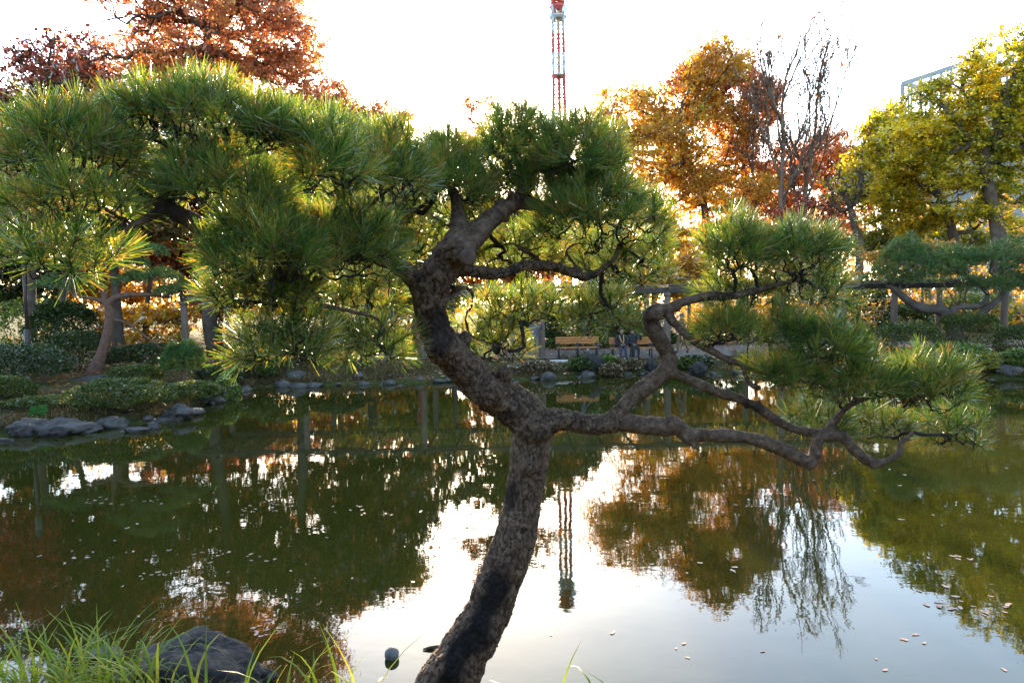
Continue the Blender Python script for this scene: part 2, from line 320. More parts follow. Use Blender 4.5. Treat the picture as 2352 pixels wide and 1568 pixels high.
gx = np.concatenate([[-3000, -1200, -500, -240, -140, -90, -70, -56], np.arange(-46, 46.1, 0.45), [56, 70, 90, 140, 240, 500, 1200, 3000]])
gy = np.concatenate([[-600, -200, -60, -20, -8], np.arange(-3, 7, 0.3), np.arange(7, 44, 0.45), [46, 50, 56, 64, 80, 120, 200, 400, 900, 3000]])
XX, YY = np.meshgrid(gx, gy); ZZ = ground_h(XX, YY); nx, ny = len(gx), len(gy)
ii = (np.arange(ny - 1)[:, None] * nx + np.arange(nx - 1)[None, :]).ravel()
def ground_mat():
    m, N, L = new_mat('mossy_leaf_litter'); b = N.new('ShaderNodeBsdfPrincipled'); tc = N.new('ShaderNodeTexCoord')
    n1 = N.new('ShaderNodeTexNoise'); n1.inputs['Scale'].default_value = 0.6; n1.inputs['Detail'].default_value = 5; L.new(tc.outputs['Object'], n1.inputs[0])
    n2 = N.new('ShaderNodeTexVoronoi'); n2.inputs['Scale'].default_value = 14; L.new(tc.outputs['Object'], n2.inputs[0])
    r1 = ramp(N, [(0.35, (0.022, 0.036, 0.008)), (0.52, (0.04, 0.042, 0.013)), (0.68, (0.065, 0.045, 0.02))]); L.new(n1.outputs[0], r1.inputs[0])
    r2 = ramp(N, [(0.0, (0.6, 0.6, 0.6)), (0.6, (1.1, 1.0, 0.9)), (0.95, (1.9, 1.3, 0.8))]); L.new(n2.outputs['Color'], r2.inputs[0])
    mx = N.new('ShaderNodeMix'); mx.data_type = 'RGBA'; mx.blend_type = 'MULTIPLY'; mx.inputs[0].default_value = 1; L.new(r1.outputs[0], mx.inputs[6]); L.new(r2.outputs[0], mx.inputs[7])
    L.new(mx.outputs[2], b.inputs['Base Color']); b.inputs['Roughness'].default_value = 0.95; b.inputs['Specular IOR Level'].default_value = 0.1
    bp = N.new('ShaderNodeBump'); bp.inputs['Strength'].default_value = 0.8; bp.inputs['Distance'].default_value = 0.04; L.new(n2.outputs['Distance'], bp.inputs['Height']); L.new(bp.outputs[0], b.inputs['Normal'])
    o = N.new('ShaderNodeOutputMaterial'); L.new(b.outputs[0], o.inputs[0]); return m
g_o = link('ground', mesh_np('ground', np.stack([XX.ravel(), YY.ravel(), ZZ], 1), np.stack([ii, ii + 1, ii + nx + 1, ii + nx], 1), ground_mat()))
tag(g_o, 'mossy brown ground sloping down to the pond', 'ground', kind='structure')

def water_mat():
    m, N, L = new_mat('murky_green_water'); b = N.new('ShaderNodeBsdfPrincipled'); tc = N.new('ShaderNodeTexCoord')
    n0 = N.new('ShaderNodeTexNoise'); n0.inputs['Scale'].default_value = 0.35; L.new(tc.outputs['Object'], n0.inputs[0])
    r = ramp(N, [(0.3, (0.0185, 0.019, 0.003)), (0.7, (0.027, 0.0265, 0.004))]); L.new(n0.outputs[0], r.inputs[0]); L.new(r.outputs[0], b.inputs['Base Color'])
    b.inputs['Roughness'].default_value = 0.015; b.inputs['IOR'].default_value = 1.42; b.inputs['Specular IOR Level'].default_value = 0.5
    mp = N.new('ShaderNodeMapping'); mp.inputs['Scale'].default_value = (1.0, 1.6, 1); mp.inputs['Rotation'].default_value = (0, 0, 0.35); L.new(tc.outputs['Object'], mp.inputs[0])
    n1 = N.new('ShaderNodeTexNoise'); n1.inputs['Scale'].default_value = 1.4; n1.inputs['Detail'].default_value = 3; L.new(mp.outputs[0], n1.inputs[0])
    n2 = N.new('ShaderNodeTexNoise'); n2.inputs['Scale'].default_value = 9; n2.inputs['Detail'].default_value = 2; L.new(mp.outputs[0], n2.inputs[0])
    a = N.new('ShaderNodeMath'); a.operation = 'MULTIPLY_ADD'; a.inputs[1].default_value = 0.10; L.new(n2.outputs[0], a.inputs[0]); L.new(n1.outputs[0], a.inputs[2])
    bp = N.new('ShaderNodeBump'); bp.inputs['Strength'].default_value = 0.3; bp.inputs['Distance'].default_value = 0.005; L.new(a.outputs[0], bp.inputs['Height']); L.new(bp.outputs[0], b.inputs['Normal'])
    o = N.new('ShaderNodeOutputMaterial'); L.new(b.outputs[0], o.inputs[0]); return m
wx = np.array([-60, 60.0]); 
tag(link('pond_water', mesh_np('pond_water', [(-40, -4, 0), (45, -4, 0), (45, 33, 0), (-40, 33, 0)], np.array([[0, 1, 2, 3]]), water_mat())), 'still murky green pond water', 'water', kind='structure')

# gravel path under the benches, with a pale kerb edge
pm = solid('gravel_path', two((0.085, 0.066, 0.05), (0.15, 0.118, 0.09)), 5, 0.95, 0.4)
xs = np.arange(-7, 30, 0.5); yc = np.interp(xs, [-7, 0, 6, 14, 20, 30], [30.3, 30.6, 30.8, 30.6, 30.6, 31]); rows = []
for off in (-2.0, -0.7, 0.7, 2.0):
    rows.append(np.stack([xs, yc + off, ground_h(xs, yc + off) + 0.03], 1))
Vp = np.concatenate(rows); k = len(xs); fi = (np.arange(3)[:, None] * k + np.arange(k - 1)[None, :]).ravel()
tag(link('path', mesh_np('path', Vp, np.stack([fi, fi + 1, fi + k + 1, fi + k], 1), pm)), 'pale gravel path along the far bank', 'path', kind='structure')

# ------------------------------------------------------------------ the leaning black pine in front
def bark_mat():
    m, N, L = new_mat('black_pine_bark'); b = N.new('ShaderNodeBsdfPrincipled'); tc = N.new('ShaderNodeTexCoord')
    at = N.new('ShaderNodeAttribute'); at.attribute_name = 'char'
    cr = N.new('ShaderNodeAttribute'); cr.attribute_name = 'crack'
    n1 = N.new('ShaderNodeTexNoise'); n1.inputs['Scale'].default_value = 26; n1.inputs['Detail'].default_value = 8; n1.inputs['Roughness'].default_value = 0.65; L.new(tc.outputs['Object'], n1.inputs[0])
    r1 = ramp(N, [(0.28, (0.036, 0.02, 0.012)), (0.48, (0.1, 0.061, 0.039)), (0.66, (0.175, 0.113, 0.075)), (0.85, (0.28, 0.2, 0.145))]); L.new(n1.outputs[0], r1.inputs[0])
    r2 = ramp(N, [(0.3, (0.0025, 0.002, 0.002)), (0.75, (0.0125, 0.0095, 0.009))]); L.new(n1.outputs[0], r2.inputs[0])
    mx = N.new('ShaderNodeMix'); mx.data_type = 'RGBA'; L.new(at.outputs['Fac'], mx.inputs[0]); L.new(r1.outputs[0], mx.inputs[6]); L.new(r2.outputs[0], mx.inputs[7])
    m2 = N.new('ShaderNodeMix'); m2.data_type = 'RGBA'; L.new(cr.outputs['Fac'], m2.inputs[0]); L.new(mx.outputs[2], m2.inputs[6]); m2.inputs[7].default_value = (0.022, 0.014, 0.011, 1)
    L.new(m2.outputs[2], b.inputs['Base Color']); b.inputs['Roughness'].default_value = 0.88; b.inputs['Specular IOR Level'].default_value = 0.16
    n2 = N.new('ShaderNodeTexNoise'); n2.inputs['Scale'].default_value = 90; n2.inputs['Detail'].default_value = 6; L.new(tc.outputs['Object'], n2.inputs[0])
    bp = N.new('ShaderNodeBump'); bp.inputs['Strength'].default_value = 0.9; bp.inputs['Distance'].default_value = 0.006; L.new(n2.outputs[0], bp.inputs['Height']); L.new(bp.outputs[0], b.inputs['Normal'])
    o = N.new('ShaderNodeOutputMaterial'); L.new(b.outputs[0], o.inputs[0]); return m
M['bark'] = bark_mat()
# limbs traced at their own distances: (x, y, distance, diameter in picture units)
LIMBS = {
 'trunk': [(905, 1770, 3.80, 190), (950, 1690, 3.84, 165), (1000, 1615, 3.88, 145), (1027, 1568, 3.9, 136), (1063, 1501, 3.93, 119), (1111, 1420, 3.97, 106), (1146, 1341, 4.0, 100), (1174, 1261, 4.02, 95), (1191, 1181, 4.05, 88), (1207, 1100, 4.07, 88), (1217, 1021, 4.08, 90), (1222, 975, 4.08, 96), (1190, 936, 4.06, 94), (1110, 883, 4.0, 84), (1046, 826, 3.92, 80), (1008, 774, 3.88, 78), (989, 726, 3.85, 76), (986, 690, 3.82, 76), (995, 658, 3.8, 78), (1011, 628, 3.78, 80), (1030, 595, 3.76, 82), (1050, 572, 3.74, 74)],
 'knob': [(1040, 562, 3.76, 60), (1058, 572, 3.7, 74), (1070, 586, 3.63, 46), (1075, 592, 3.6, 30)],
 'up': [(1048, 560, 3.78, 56), (1058, 530, 3.85, 44), (1052, 490, 3.9, 38), (1046, 455, 3.92, 28), (1030, 425, 3.92, 18), (1000, 405, 3.9, 12)],
 'upright': [(1070, 575, 3.76, 54), (1101, 536, 3.86, 48), (1128, 508, 3.92, 46), (1153, 486, 3.97, 44), (1190, 460, 4.02, 40), (1230, 470, 4.06, 30), (1273, 480, 4.05, 26), (1333, 492, 4.0, 22), (1390, 500, 3.98, 14)],
 'upright2': [(1190, 460, 4.02, 34), (1205, 430, 4.02, 26), (1212, 400, 3.98, 22), (1250, 385, 3.95, 18), (1300, 390, 3.92, 13)],
 'upright3': [(1205, 430, 4.02, 22), (1180, 400, 4.05, 18), (1160, 370, 4.06, 13), (1130, 350, 4.06, 9)],
 'left': [(985, 665, 3.85, 56), (958, 645, 3.78, 48), (931, 622, 3.72, 44), (896, 600, 3.62, 42), (820, 575, 3.45, 40), (720, 562, 3.28, 38), (620, 560, 3.12, 38), (540, 552, 3.0, 40), (480, 530, 2.93, 44), (432, 502, 2.87, 44), (390, 478, 2.84, 40), (384, 455, 2.86, 34), (420, 434, 2.9, 30), (440, 410, 2.93, 28), (438, 370, 2.95, 26), (446, 335, 2.96, 22), (470, 315, 2.96, 15)],
 'leftA': [(438, 370, 2.95, 18), (400, 345, 2.95, 13), (360, 325, 2.93, 10), (320, 315, 2.9, 8)],
 'leftB': [(440, 400, 2.93, 17), (520, 370, 2.95, 14), (590, 350, 2.95, 12), (660, 335, 2.95, 9)],
 'leftC': [(384, 478, 2.84, 30), (350, 496, 2.8, 20), (300, 520, 2.73, 17), (262, 545, 2.68, 15), (224, 572, 2.62, 11), (150, 580, 2.57, 7)],
 'leftD': [(372, 476, 2.84, 24), (320, 440, 2.8, 17), (250, 410, 2.76, 14), (170, 392, 2.72, 11), (100, 378, 2.7, 8)],
 'leftE': [(620, 560, 3.12, 24), (640, 600, 3.1, 17), (690, 640, 3.12, 14), (740, 700, 3.2, 14), (700, 728, 3.2, 12), (655, 755, 3.2, 9)],
 'leftF': [(820, 575, 3.45, 26), (800, 530, 3.4, 18), (790, 480, 3.3, 15), (770, 430, 3.1, 12), (760, 400, 3.0, 8)],
 'leftG': [(740, 700, 3.2, 12), (830, 720, 3.3, 10), (870, 735, 3.35, 8), (880, 770, 3.36, 6)],
 'leftH': [(800, 530, 3.4, 16), (850, 470, 3.4, 13), (900, 430, 3.35, 10), (930, 400, 3.33, 7)],
 'right': [(1050, 615, 3.8, 40), (1085, 622, 3.88, 31), (1147, 627, 3.98, 29), (1201, 611, 4.05, 29), (1252, 611, 4.1, 27), (1300, 624, 4.12, 24), (1339, 637, 4.12, 21), (1380, 621, 4.14, 16), (1412, 592, 4.16, 12), (1421, 563, 4.16, 9)],
 'rightA': [(1245, 605, 4.1, 17), (1225, 588, 4.13, 14), (1204, 576, 4.16, 12), (1180, 560, 4.18, 8), (1150, 565, 4.2, 6)],
 'rightB': [(1335, 630, 4.12, 14), (1318, 605, 4.14, 11), (1300, 580, 4.16, 9), (1325, 560, 4.18, 7), (1365, 565, 4.2, 5)],
 'small': [(1020, 690, 3.84, 26), (1041, 672, 3.88, 16), (1060, 659, 3.9, 11), (1086, 672, 3.93, 10), (1082, 704, 3.96, 9), (1070, 726, 4.0, 9), (1080, 768, 4.05, 8), (1131, 790, 4.1, 6), (1170, 806, 4.12, 4)],
 'low': [(1215, 970, 4.08, 80), (1270, 968, 4.06, 58), (1330, 972, 4.04, 52), (1420, 970, 4.0, 48), (1480, 976, 3.98, 42), (1552, 980, 3.95, 40), (1584, 998, 3.94, 38), (1624, 996, 3.93, 34), (1685, 1000, 3.92, 31), (1757, 1019, 3.9, 30), (1811, 1043, 3.89, 30), (1858, 1062, 3.88, 30), (1873, 1054, 3.88, 28), (1877, 1022, 3.88, 26), (1892, 1004, 3.88, 26), (1937, 1006, 3.88, 26), (1959, 1029, 3.87, 24), (1984, 1051, 3.86, 22), (2006, 1062, 3.86, 22), (2038, 1057, 3.86, 18), (2066, 1040, 3.87, 16), (2072, 1015, 3.88, 12), (2099, 993, 3.9, 9)],
 'fork': [(1410, 965, 4.0, 48), (1432, 938, 4.0, 40), (1451, 915, 4.02, 38), (1499, 877, 4.04, 37), (1530, 850, 4.05, 38), (1537, 822, 4.05, 36), (1525, 790, 4.04, 34), (1505, 758, 4.02, 34), (1492, 733, 4.0, 34), (1504, 716, 3.98, 34), (1536, 711, 3.98, 28), (1579, 692, 3.98, 22), (1627, 682, 3.98, 21), (1668, 682, 3.98, 20), (1723, 672, 3.98, 18), (1780, 655, 3.98, 13), (1840, 640, 3.98, 9)],
 'forkdown': [(1530, 714, 3.98, 26), (1545, 738, 3.98, 22), (1562, 757, 3.97, 21), (1587, 779, 3.96, 19), (1627, 803, 3.95, 18), (1675, 826, 3.93, 18), (1712, 840, 3.92, 14), (1760, 850, 3.9, 9)],
 'forkright': [(1534, 850, 4.05, 30), (1563, 861, 4.03, 24), (1643, 896, 4.0, 23), (1678, 910, 3.98, 23), (1739, 936, 3.95, 22), (1793, 971, 3.93, 23), (1829, 986, 3.92, 20), (1894, 993, 3.9, 19), (1919, 970, 3.9, 19), (1945, 935, 3.9, 16), (1990, 915, 3.9, 11), (2040, 905, 3.9, 8)],
 'stub': [(1735, 935, 3.95, 14), (1741, 924, 3.95, 10), (1744, 917, 3.95, 8)],
 'deadstub': [(1707, 838, 3.92, 12), (1715, 868, 3.9, 10), (1728, 886, 3.88, 14), (1748, 893, 3.86, 13)],
}
def limb_pts(name):
    a = np.array(LIMBS[name], float); Pn = np.array([P(x, y, d) for x, y, d, w in a]); R = a[:, 3] * a[:, 2] / FV / 2
    return Pn, R
pine_at = P(930, 1720, 3.82); pine_at[2] = gz(pine_at[0], pine_at[1])
pine = thing('black_pine', pine_at, 'leaning black pine in front with crooked trunk, spreading limbs and long needles', 'pine tree')
wood = MB(); limb_nodes = []; limb_rlen = []
for nm in LIMBS:
    Pn, R = limb_pts(nm)
    if nm == 'trunk':
        extra = Pn[0] + (Pn[0] - Pn[1]) * 1.2; Pn = np.vstack([extra, Pn]); R = np.concatenate([[R[0] * 1.25], R])
    Ps, Rs = catmull(Pn, R, 6)
    wob = fbm(Ps * 9, 3, 31); Rs = Rs * (1 + (0.14 if nm == 'trunk' else 0.30) * wob)
    Ps = Ps + (np.stack([fbm(Ps * 6, 2, 41), fbm(Ps * 6, 2, 51), fbm(Ps * 6, 2, 61)], 1)) * (Rs * (0.25 if nm == 'trunk' else 0.5))[:, None]
    V, Q, T = sweep(Ps, Rs, 20 if R.max() > 0.04 else 12); wood.add(V, Q, T)
    if nm not in ('trunk', 'knob', 'stub', 'deadstub'):
        lo = len(Ps) // 3 if nm in ('low', 'fork', 'left', 'right') else len(Ps) // 6
        limb_nodes.append(Ps[lo::2]); limb_rlen.append(np.linspace(0.3, 0.0, len(Ps[lo::2])))
# short pruned stubs on the limbs
rgs = rng_of(4242)
for nm in ('low', 'fork', 'forkright', 'right', 'left', 'forkdown', 'upright', 'trunk'):
    Pn, R = limb_pts(nm); Ps, Rs = catmull(Pn, R, 4)
    for _ in range(7 if nm != 'trunk' else 5):
        i = rgs.integers(len(Ps) // 5, len(Ps) - 2); dr = nrm(np.array([rgs.normal(0, 0.5), rgs.normal(0, 0.6) - 0.2, rgs.normal(0.2, 0.7)])); l = Rs[i] * (1.25 + 0.7 * rgs.random())
        V, Q, T = sweep(np.array([Ps[i], Ps[i] + dr * l * 0.6, Ps[i] + dr * l]), np.array([Rs[i] * 0.62, Rs[i] * 0.46, Rs[i] * 0.34]), 10); wood.add(V, Q, T)
# burl with a sawn-off end near the top of the trunk
bl = P(1056, 574, 3.70); bm = bmesh.new(); bmesh.ops.create_icosphere(bm, subdivisions=3, radius=1)
q = np.array([v.co[:] for v in bm.verts]); fq = np.array([[v.index for v in f.verts] for f in bm.faces]); bm.free()
wood.add(q * np.array([0.088, 0.08, 0.085]) * (1 + 0.22 * fbm(q * 1.8, 3, 77))[:, None] + bl, fq)
for (kx, ky, kd, kr) in ((1470, 965, 3.96, 0.028), (1545, 972, 3.93, 0.05), (1582, 1004, 3.92, 0.045), (1857, 1062, 3.87, 0.042), (2005, 1064, 3.85, 0.032), (1500, 722, 3.96, 0.05), (1165, 1290, 3.95, 0.06), (1120, 900, 3.95, 0.10), (1010, 800, 3.82, 0.09), (1225, 985, 4.02, 0.11), (1100, 1440, 3.9, 0.11), (1040, 1530, 3.85, 0.12)):
    wood.add(q * kr * np.array([1, 0.9, 1]) * (1 + 0.3 * fbm(q * 1.5 + kx, 3, 7))[:, None] + P(kx, ky, kd), fq)
tmp = wood.build('tmp_wood', M['bark'])
rm = tmp.modifiers.new('r', 'REMESH'); rm.mode = 'VOXEL'; rm.voxel_size = 0.0085; rm.use_smooth_shade = True
sm = tmp.modifiers.new('s', 'SMOOTH'); sm.iterations = 4; sm.factor = 0.5
dg = bpy.context.evaluated_depsgraph_get(); me = bpy.data.meshes.new_from_object(tmp.evaluated_get(dg)); bpy.data.objects.remove(tmp)
nv = len(me.vertices); V = np.zeros(nv * 3, np.float32); me.vertices.foreach_get('co', V); V = V.reshape(-1, 3).astype(float)
Nn = np.zeros(nv * 3, np.float32); me.vertices.foreach_get('normal', Nn); Nn = Nn.reshape(-1, 3).astype(float)
# bark plates: large and deep on the trunk, fine on the limbs
warp = V + 0.045 * np.stack([fbm(V * 14, 2, 3), fbm(V * 14, 2, 4), fbm(V * 14, 2, 5)], 1)
e1, c1 = voronoi_edge(warp * np.array([34, 34, 13]), 11); e2, c2 = voronoi_edge(warp * np.array([75, 75, 40]), 21)
th = np.clip((V[:, 2] < 3.2) * 1.0 * (np.abs(V[:, 0] - 0.0) < 0.62), 0, 1) * 0.75 + 0.25
cr = np.clip(1 - e1 / 0.13, 0, 1); cr2 = np.clip(1 - e2 / 0.16, 0, 1)
disp = (-0.012 * cr + 0.009 * (c1 - 0.5) - 0.004 * cr2 + 0.003 * (c2 - 0.5)) * th + 0.003 * fbm(V * 40, 3, 9) + 0.006 * fbm(V * 9, 2, 19) * th
V2 = V + Nn * disp[:, None]; me.vertices.foreach_set('co', V2.astype(np.float32).ravel())
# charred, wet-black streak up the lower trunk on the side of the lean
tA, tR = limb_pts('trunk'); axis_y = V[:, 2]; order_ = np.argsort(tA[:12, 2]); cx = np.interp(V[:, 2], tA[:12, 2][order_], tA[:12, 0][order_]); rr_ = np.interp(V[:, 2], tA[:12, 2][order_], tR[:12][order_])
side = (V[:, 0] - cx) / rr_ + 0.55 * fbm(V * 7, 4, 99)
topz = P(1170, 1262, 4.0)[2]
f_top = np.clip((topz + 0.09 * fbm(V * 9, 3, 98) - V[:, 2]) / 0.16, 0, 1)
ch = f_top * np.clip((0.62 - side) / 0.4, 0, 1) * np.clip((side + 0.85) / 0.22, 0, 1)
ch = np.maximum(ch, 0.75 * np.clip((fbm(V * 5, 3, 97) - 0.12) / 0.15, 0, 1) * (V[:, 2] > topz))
def fattr(me, name, val):
    a = me.attributes.new(name, 'FLOAT', 'POINT'); a.data.foreach_set('value', np.asarray(val, np.float32))
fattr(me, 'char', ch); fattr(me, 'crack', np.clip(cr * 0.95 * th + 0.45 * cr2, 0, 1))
me.polygons.foreach_set('use_smooth', np.ones(len(me.polygons), bool)); me.update()
me.name = 'trunk'; trunk_o = link('trunk', me, pine)
# pale sawn face of the cut limb
cutm = solid('sawn_wood', two((0.05, 0.028, 0.02), (0.12, 0.07, 0.05)), 30, 0.8, 0.3, dist=0.004)
c0 = P(1076, 592, 3.585); dirn = nrm(CPOS + np.array([0.3, 0, -0.3]) - c0)
bm = MB(); bm.tube([c0 - dirn * 0.05, c0 - dirn * 0.01, c0, c0 + dirn * 0.003], [0.046, 0.044, 0.04, 0.03], 20); bm.build('cut_face', cutm, trunk_o, smooth=True)

# needle pads: x0, x1, top, bottom, distance, number of shoots, openness
PADS = [
 (190, 700, 188, 345, 2.95, 190, 0), (540, 730, 240, 350, 2.95, 55, 0), (-20, 335, 232, 425, 2.72, 150, 0), (320, 700, 345, 490, 2.88, 120, 0), (650, 865, 265, 460, 2.95, 110, 0),
 (800, 1000, 258, 480, 3.35, 115, 0), (10, 350, 400, 515, 2.62, 80, 0), (-30, 300, 480, 650, 2.52, 62, 1), (440, 770, 440, 670, 2.85, 160, 0), (640, 945, 430, 650, 3.15, 130, 0),
 (510, 800, 685, 845, 3.15, 90, 1), (740, 965, 695, 840, 3.5, 62, 1), (450, 760, 600, 720, 3.1, 90, 0), (640, 960, 590, 730, 3.9, 80, 1), (690, 960, 450, 600, 4.3, 80, 1), (930, 1170, 400, 530, 4.35, 70, 1), (800, 1000, 420, 540, 4.0, 60, 1),
 (330, 640, 270, 410, 3.45, 60, 1), (-20, 260, 330, 480, 3.2, 60, 1), (880, 1150, 330, 490, 3.85, 105, 0), (950, 1110, 285, 430, 3.95, 70, 0), (1100, 1320, 340, 490, 4.05, 70, 0), (1240, 1480, 360, 500, 4.0, 80, 0), (860, 1060, 470, 620, 4.5, 60, 1), (1055, 1330, 240, 420, 4.0, 120, 0), (1200, 1460, 235, 440, 3.9, 140, 0), (1200, 1555, 395, 565, 3.92, 140, 0), (1060, 1250, 370, 500, 4.2, 34, 1),
 (1060, 1330, 490, 640, 4.35, 70, 1), (1290, 1570, 500, 660, 4.4, 80, 1), (1070, 1320, 640, 750, 4.4, 48, 1), (1270, 1500, 650, 775, 4.4, 56, 1), (1020, 1245, 690, 835, 4.4, 70, 1),
 (1580, 1790, 490, 640, 3.95, 100, 0), (1720, 1965, 495, 640, 3.95, 105, 0), (1590, 1790, 600, 715, 4.2, 50, 1), (1760, 1965, 590, 710, 4.1, 52, 1),
 (1585, 1760, 690, 800, 3.95, 60, 0), (1720, 1880, 690, 800, 4.0, 50, 0), (1800, 2010, 725, 845, 3.85, 66, 0), (1690, 1900, 795, 900, 3.9, 60, 0), (1850, 2080, 800, 930, 3.85, 90, 0), (2010, 2240, 800, 950, 3.85, 100, 0),
 (1790, 1960, 900, 1015, 4.25, 44, 1), (1930, 2110, 920, 1010, 4.25, 40, 1), (2110, 2270, 915, 1030, 4.15, 48, 1)]
LN = np.concatenate(limb_nodes); LR = np.concatenate(limb_rlen)
for pi, (x0, x1, yt, yb, d, n, op) in enumerate(PADS):
    n = int(n * (1.35 if not op else 1.9)); rg = rng_of(500 + pi); s = d / FV; npx = 0.105 / s
    cx_, rx = (x0 + x1) / 2, max((x1 - x0) / 2 - 0.72 * npx, 14); top, bot = yt + 0.75 * npx, yb - 0.22 * npx; hz = max((bot - top) * s, 0.04); base = P(cx_, bot, d); ry = max(0.62 * rx * s, 0.16)
    a = np.sqrt(rg.random(n)) ; t = rg.random(n) * 2 * np.pi; u, v = a * np.cos(t), a * np.sin(t); dome = np.sqrt(np.maximum(0, 1 - u * u - v * v))
    lev = rg.random(n) ** (0.55 if not op else 0.8); lump = 0.8 + 0.45 * (vnoise(np.stack([u * 2.2 + pi * 3, v * 2.2, u * 0], 1), 3))
    zz = (0.12 + 0.88 * dome) * hz * (0.25 + 0.75 * lev) * lump if not op else hz * (0.05 + 0.95 * lev) * (0.4 + 0.6 * dome)
    C = base + RGT * (u * rx * s)[:, None] + np.array([0, 1.0, 0]) * (v * ry)[:, None] + np.array([0, 0, 1.0]) * zz[:, None]
    keep_ = np.ones(n, bool); sp = 0.043 if not op else 0.056
    for i_ in range(1, n):
        if (np.linalg.norm(C[:i_][keep_[:i_]] - C[i_], axis=1) < sp).any(): keep_[i_] = False
    C, u, v, lev = C[keep_], u[keep_], v[keep_], lev[keep_]; n = len(C)
    A = np.stack([u * 0.7, v * 0.6, 0.95 + 0 * u], 1) + rg.normal(0, 0.34 if not op else 0.45, (n, 3)); low = (lev < 0.3); A[low, 2] *= 0.6; A = nrm(A)
    ni = max(10, n // 3); ai = np.sqrt(rg.random(ni)) * 0.9; ti = rg.random(ni) * 2 * np.pi
    I = base + RGT * (ai * np.cos(ti) * rx * s)[:, None] + np.array([0, 1.0, 0]) * (ai * np.sin(ti) * ry)[:, None] + np.array([0, 0, 1.0]) * (hz * (-0.05 + 0.25 * rg.random(ni)))[:, None]
    foot = C - A * 0.035; dd = np.linalg.norm(LN - (base + np.array([0, 0, hz * 0.2])), axis=1); near = np.argsort(dd)[:26]
    mb = MB(); twigs(mb, LN[near], LR[near] * 0.4 + dd[near] * 0.15, np.vstack([I, foot]), bf=0.25, rtip=0.0021, pw=0.46, rmax=0.019, sides=5, crook=0.13, sub=3, seed=pi)
    sh = []
    bud = MB()
    for k_, (c, ax) in enumerate(zip(C, A)):
        mb.tube([c - ax * 0.036, c + ax * 0.045], [0.0028, 0.0034], 4)
        if k_ % 2 == 0:
            bud.tube([c + ax * 0.04, c + ax * 0.055, c + ax * 0.082], [0.003, 0.0056, 0.0014], 5)
    br = mb.build('branch', M['twig'], pine, smooth=True); tag(bud.build('buds', M['bud'], br, smooth=True), kind='stuff')
    V, F = needle_quads(C, A, 76 if not op else 64, 0.110, 0.0027, 900 + pi, th=(4, 72), shoot=0.055)
    tag(link('needles', mesh_np('needles', V, F, M['needle'], smooth=False), br), kind='stuff')

# ------------------------------------------------------------------ trees round the pond
def in_lobes(rg, lobes, d, n, shell=0.35, dep=0.8):
    w = np.array([l[2] * l[3] * (l[4] if len(l) > 4 else 1) for l in lobes], float); k = rg.choice(len(lobes), n, p=w / w.sum())
    v = nrm(rg.normal(0, 1, (n, 3))); r = (shell + (1 - shell) * rg.random(n)) ** 0.6
    L = np.array([l[:4] for l in lobes], float)[k]; s = d / FV
    off = np.array([(hash_01(int(a) * 7 + 3) - 0.5) for a in range(len(lobes))])[k]
    ctr = np.array([P(a, b, d) for a, b in L[:, :2]]); mean_r = np.sqrt(L[:, 2] * L[:, 3]) * s
    p = ctr + np.stack([v[:, 0] * L[:, 2] * s, v[:, 1] * mean_r * dep + off * mean_r * 1.2, v[:, 2] * L[:, 3] * s], 1) * np.stack([r, np.ones(n), r], 1)
    return p
def hash_01(k): return (math.sin(k * 12.9898) * 43758.5453) % 1.0
def tree(name, label, d, trunk, lobes, nclust, nleaf, size, mat, bark='bark_far', r0=0.25, sigma=0.5, bf=0.35, rtip=0.018, pw=0.5, crook=0.10, seed=1, gap=0.42, gscale=0.35, up=0.3, cat='tree', group=None, shell=0.3, low=0.0, sides=4, aspect=0.62, dep=0.8):
    """trunk and lobes are given as seen, at distance d; the crown fills real depth"""
    rg = rng_of(seed); s = d / FV; T0 = np.array([P(x, y, d) for x, y in trunk]); b = T0[0].copy(); b[2] = gz(b[0], b[1]) - 0.05
    if T0[0][2] > b[2] + 0.2: T0 = np.vstack([b, T0])
    T0 = T0 + np.stack([0 * T0[:, 0], rg.normal(0, 0.25, len(T0)) * (np.arange(len(T0)) > 0), 0 * T0[:, 0]], 1)
    R = np.linspace(r0, r0 * 0.5, len(T0)); R[0] *= 1.35
    Ps, Rs = catmull(T0, R, 5); Rs *= 1 + 0.12 * fbm(Ps * 2, 2, seed); root = thing(name, b + np.array([0, 0, 0.05]), label, cat, group)
    mb = MB(); V, Q, Tn = sweep(Ps, Rs, 9); mb.add(V, Q, Tn)
    C = in_lobes(rg, lobes, d, nclust, shell, dep); start = int(len(Ps) * 0.45); roots = Ps[start:]; rl = np.linspace(1.5, 0, len(roots))
    twigs(mb, roots, rl, C, bf=bf, rtip=rtip, pw=pw, rmax=r0 * 0.62, sides=sides, crook=crook, sub=2, seed=seed)
    mb.build('trunk', M[bark], root, smooth=True)
    if nleaf:
        keep = vnoise(C * gscale + seed * 3.7, seed) > gap; K = C[keep] if keep.sum() > 5 else C
        k = rg.integers(0, len(K), nleaf); ns = 7; j = rg.integers(0, ns, nleaf)   # leaves sit along little sprays that fan out from each twig end
        D = nrm(rg.normal(0, 1, (len(K), ns, 3)) * np.array([1, 1, 0.45]) + np.array([0, 0, 0.12])) * (sigma * (1.1 + 1.5 * rg.random((len(K), ns, 1)))); t = rg.random(nleaf)[:, None] ** 0.8
        p = K[k] + D[k, j] * t + np.array([0, 0, -0.25]) * sigma * t ** 2 + rg.normal(0, 1, (nleaf, 3)) * sigma * 0.2
        V, F = leaf_quads(p, size, seed + 5, aspect, up); link('crown', mesh_np('crown', V, F, M[mat], smooth=False), root)
    return root
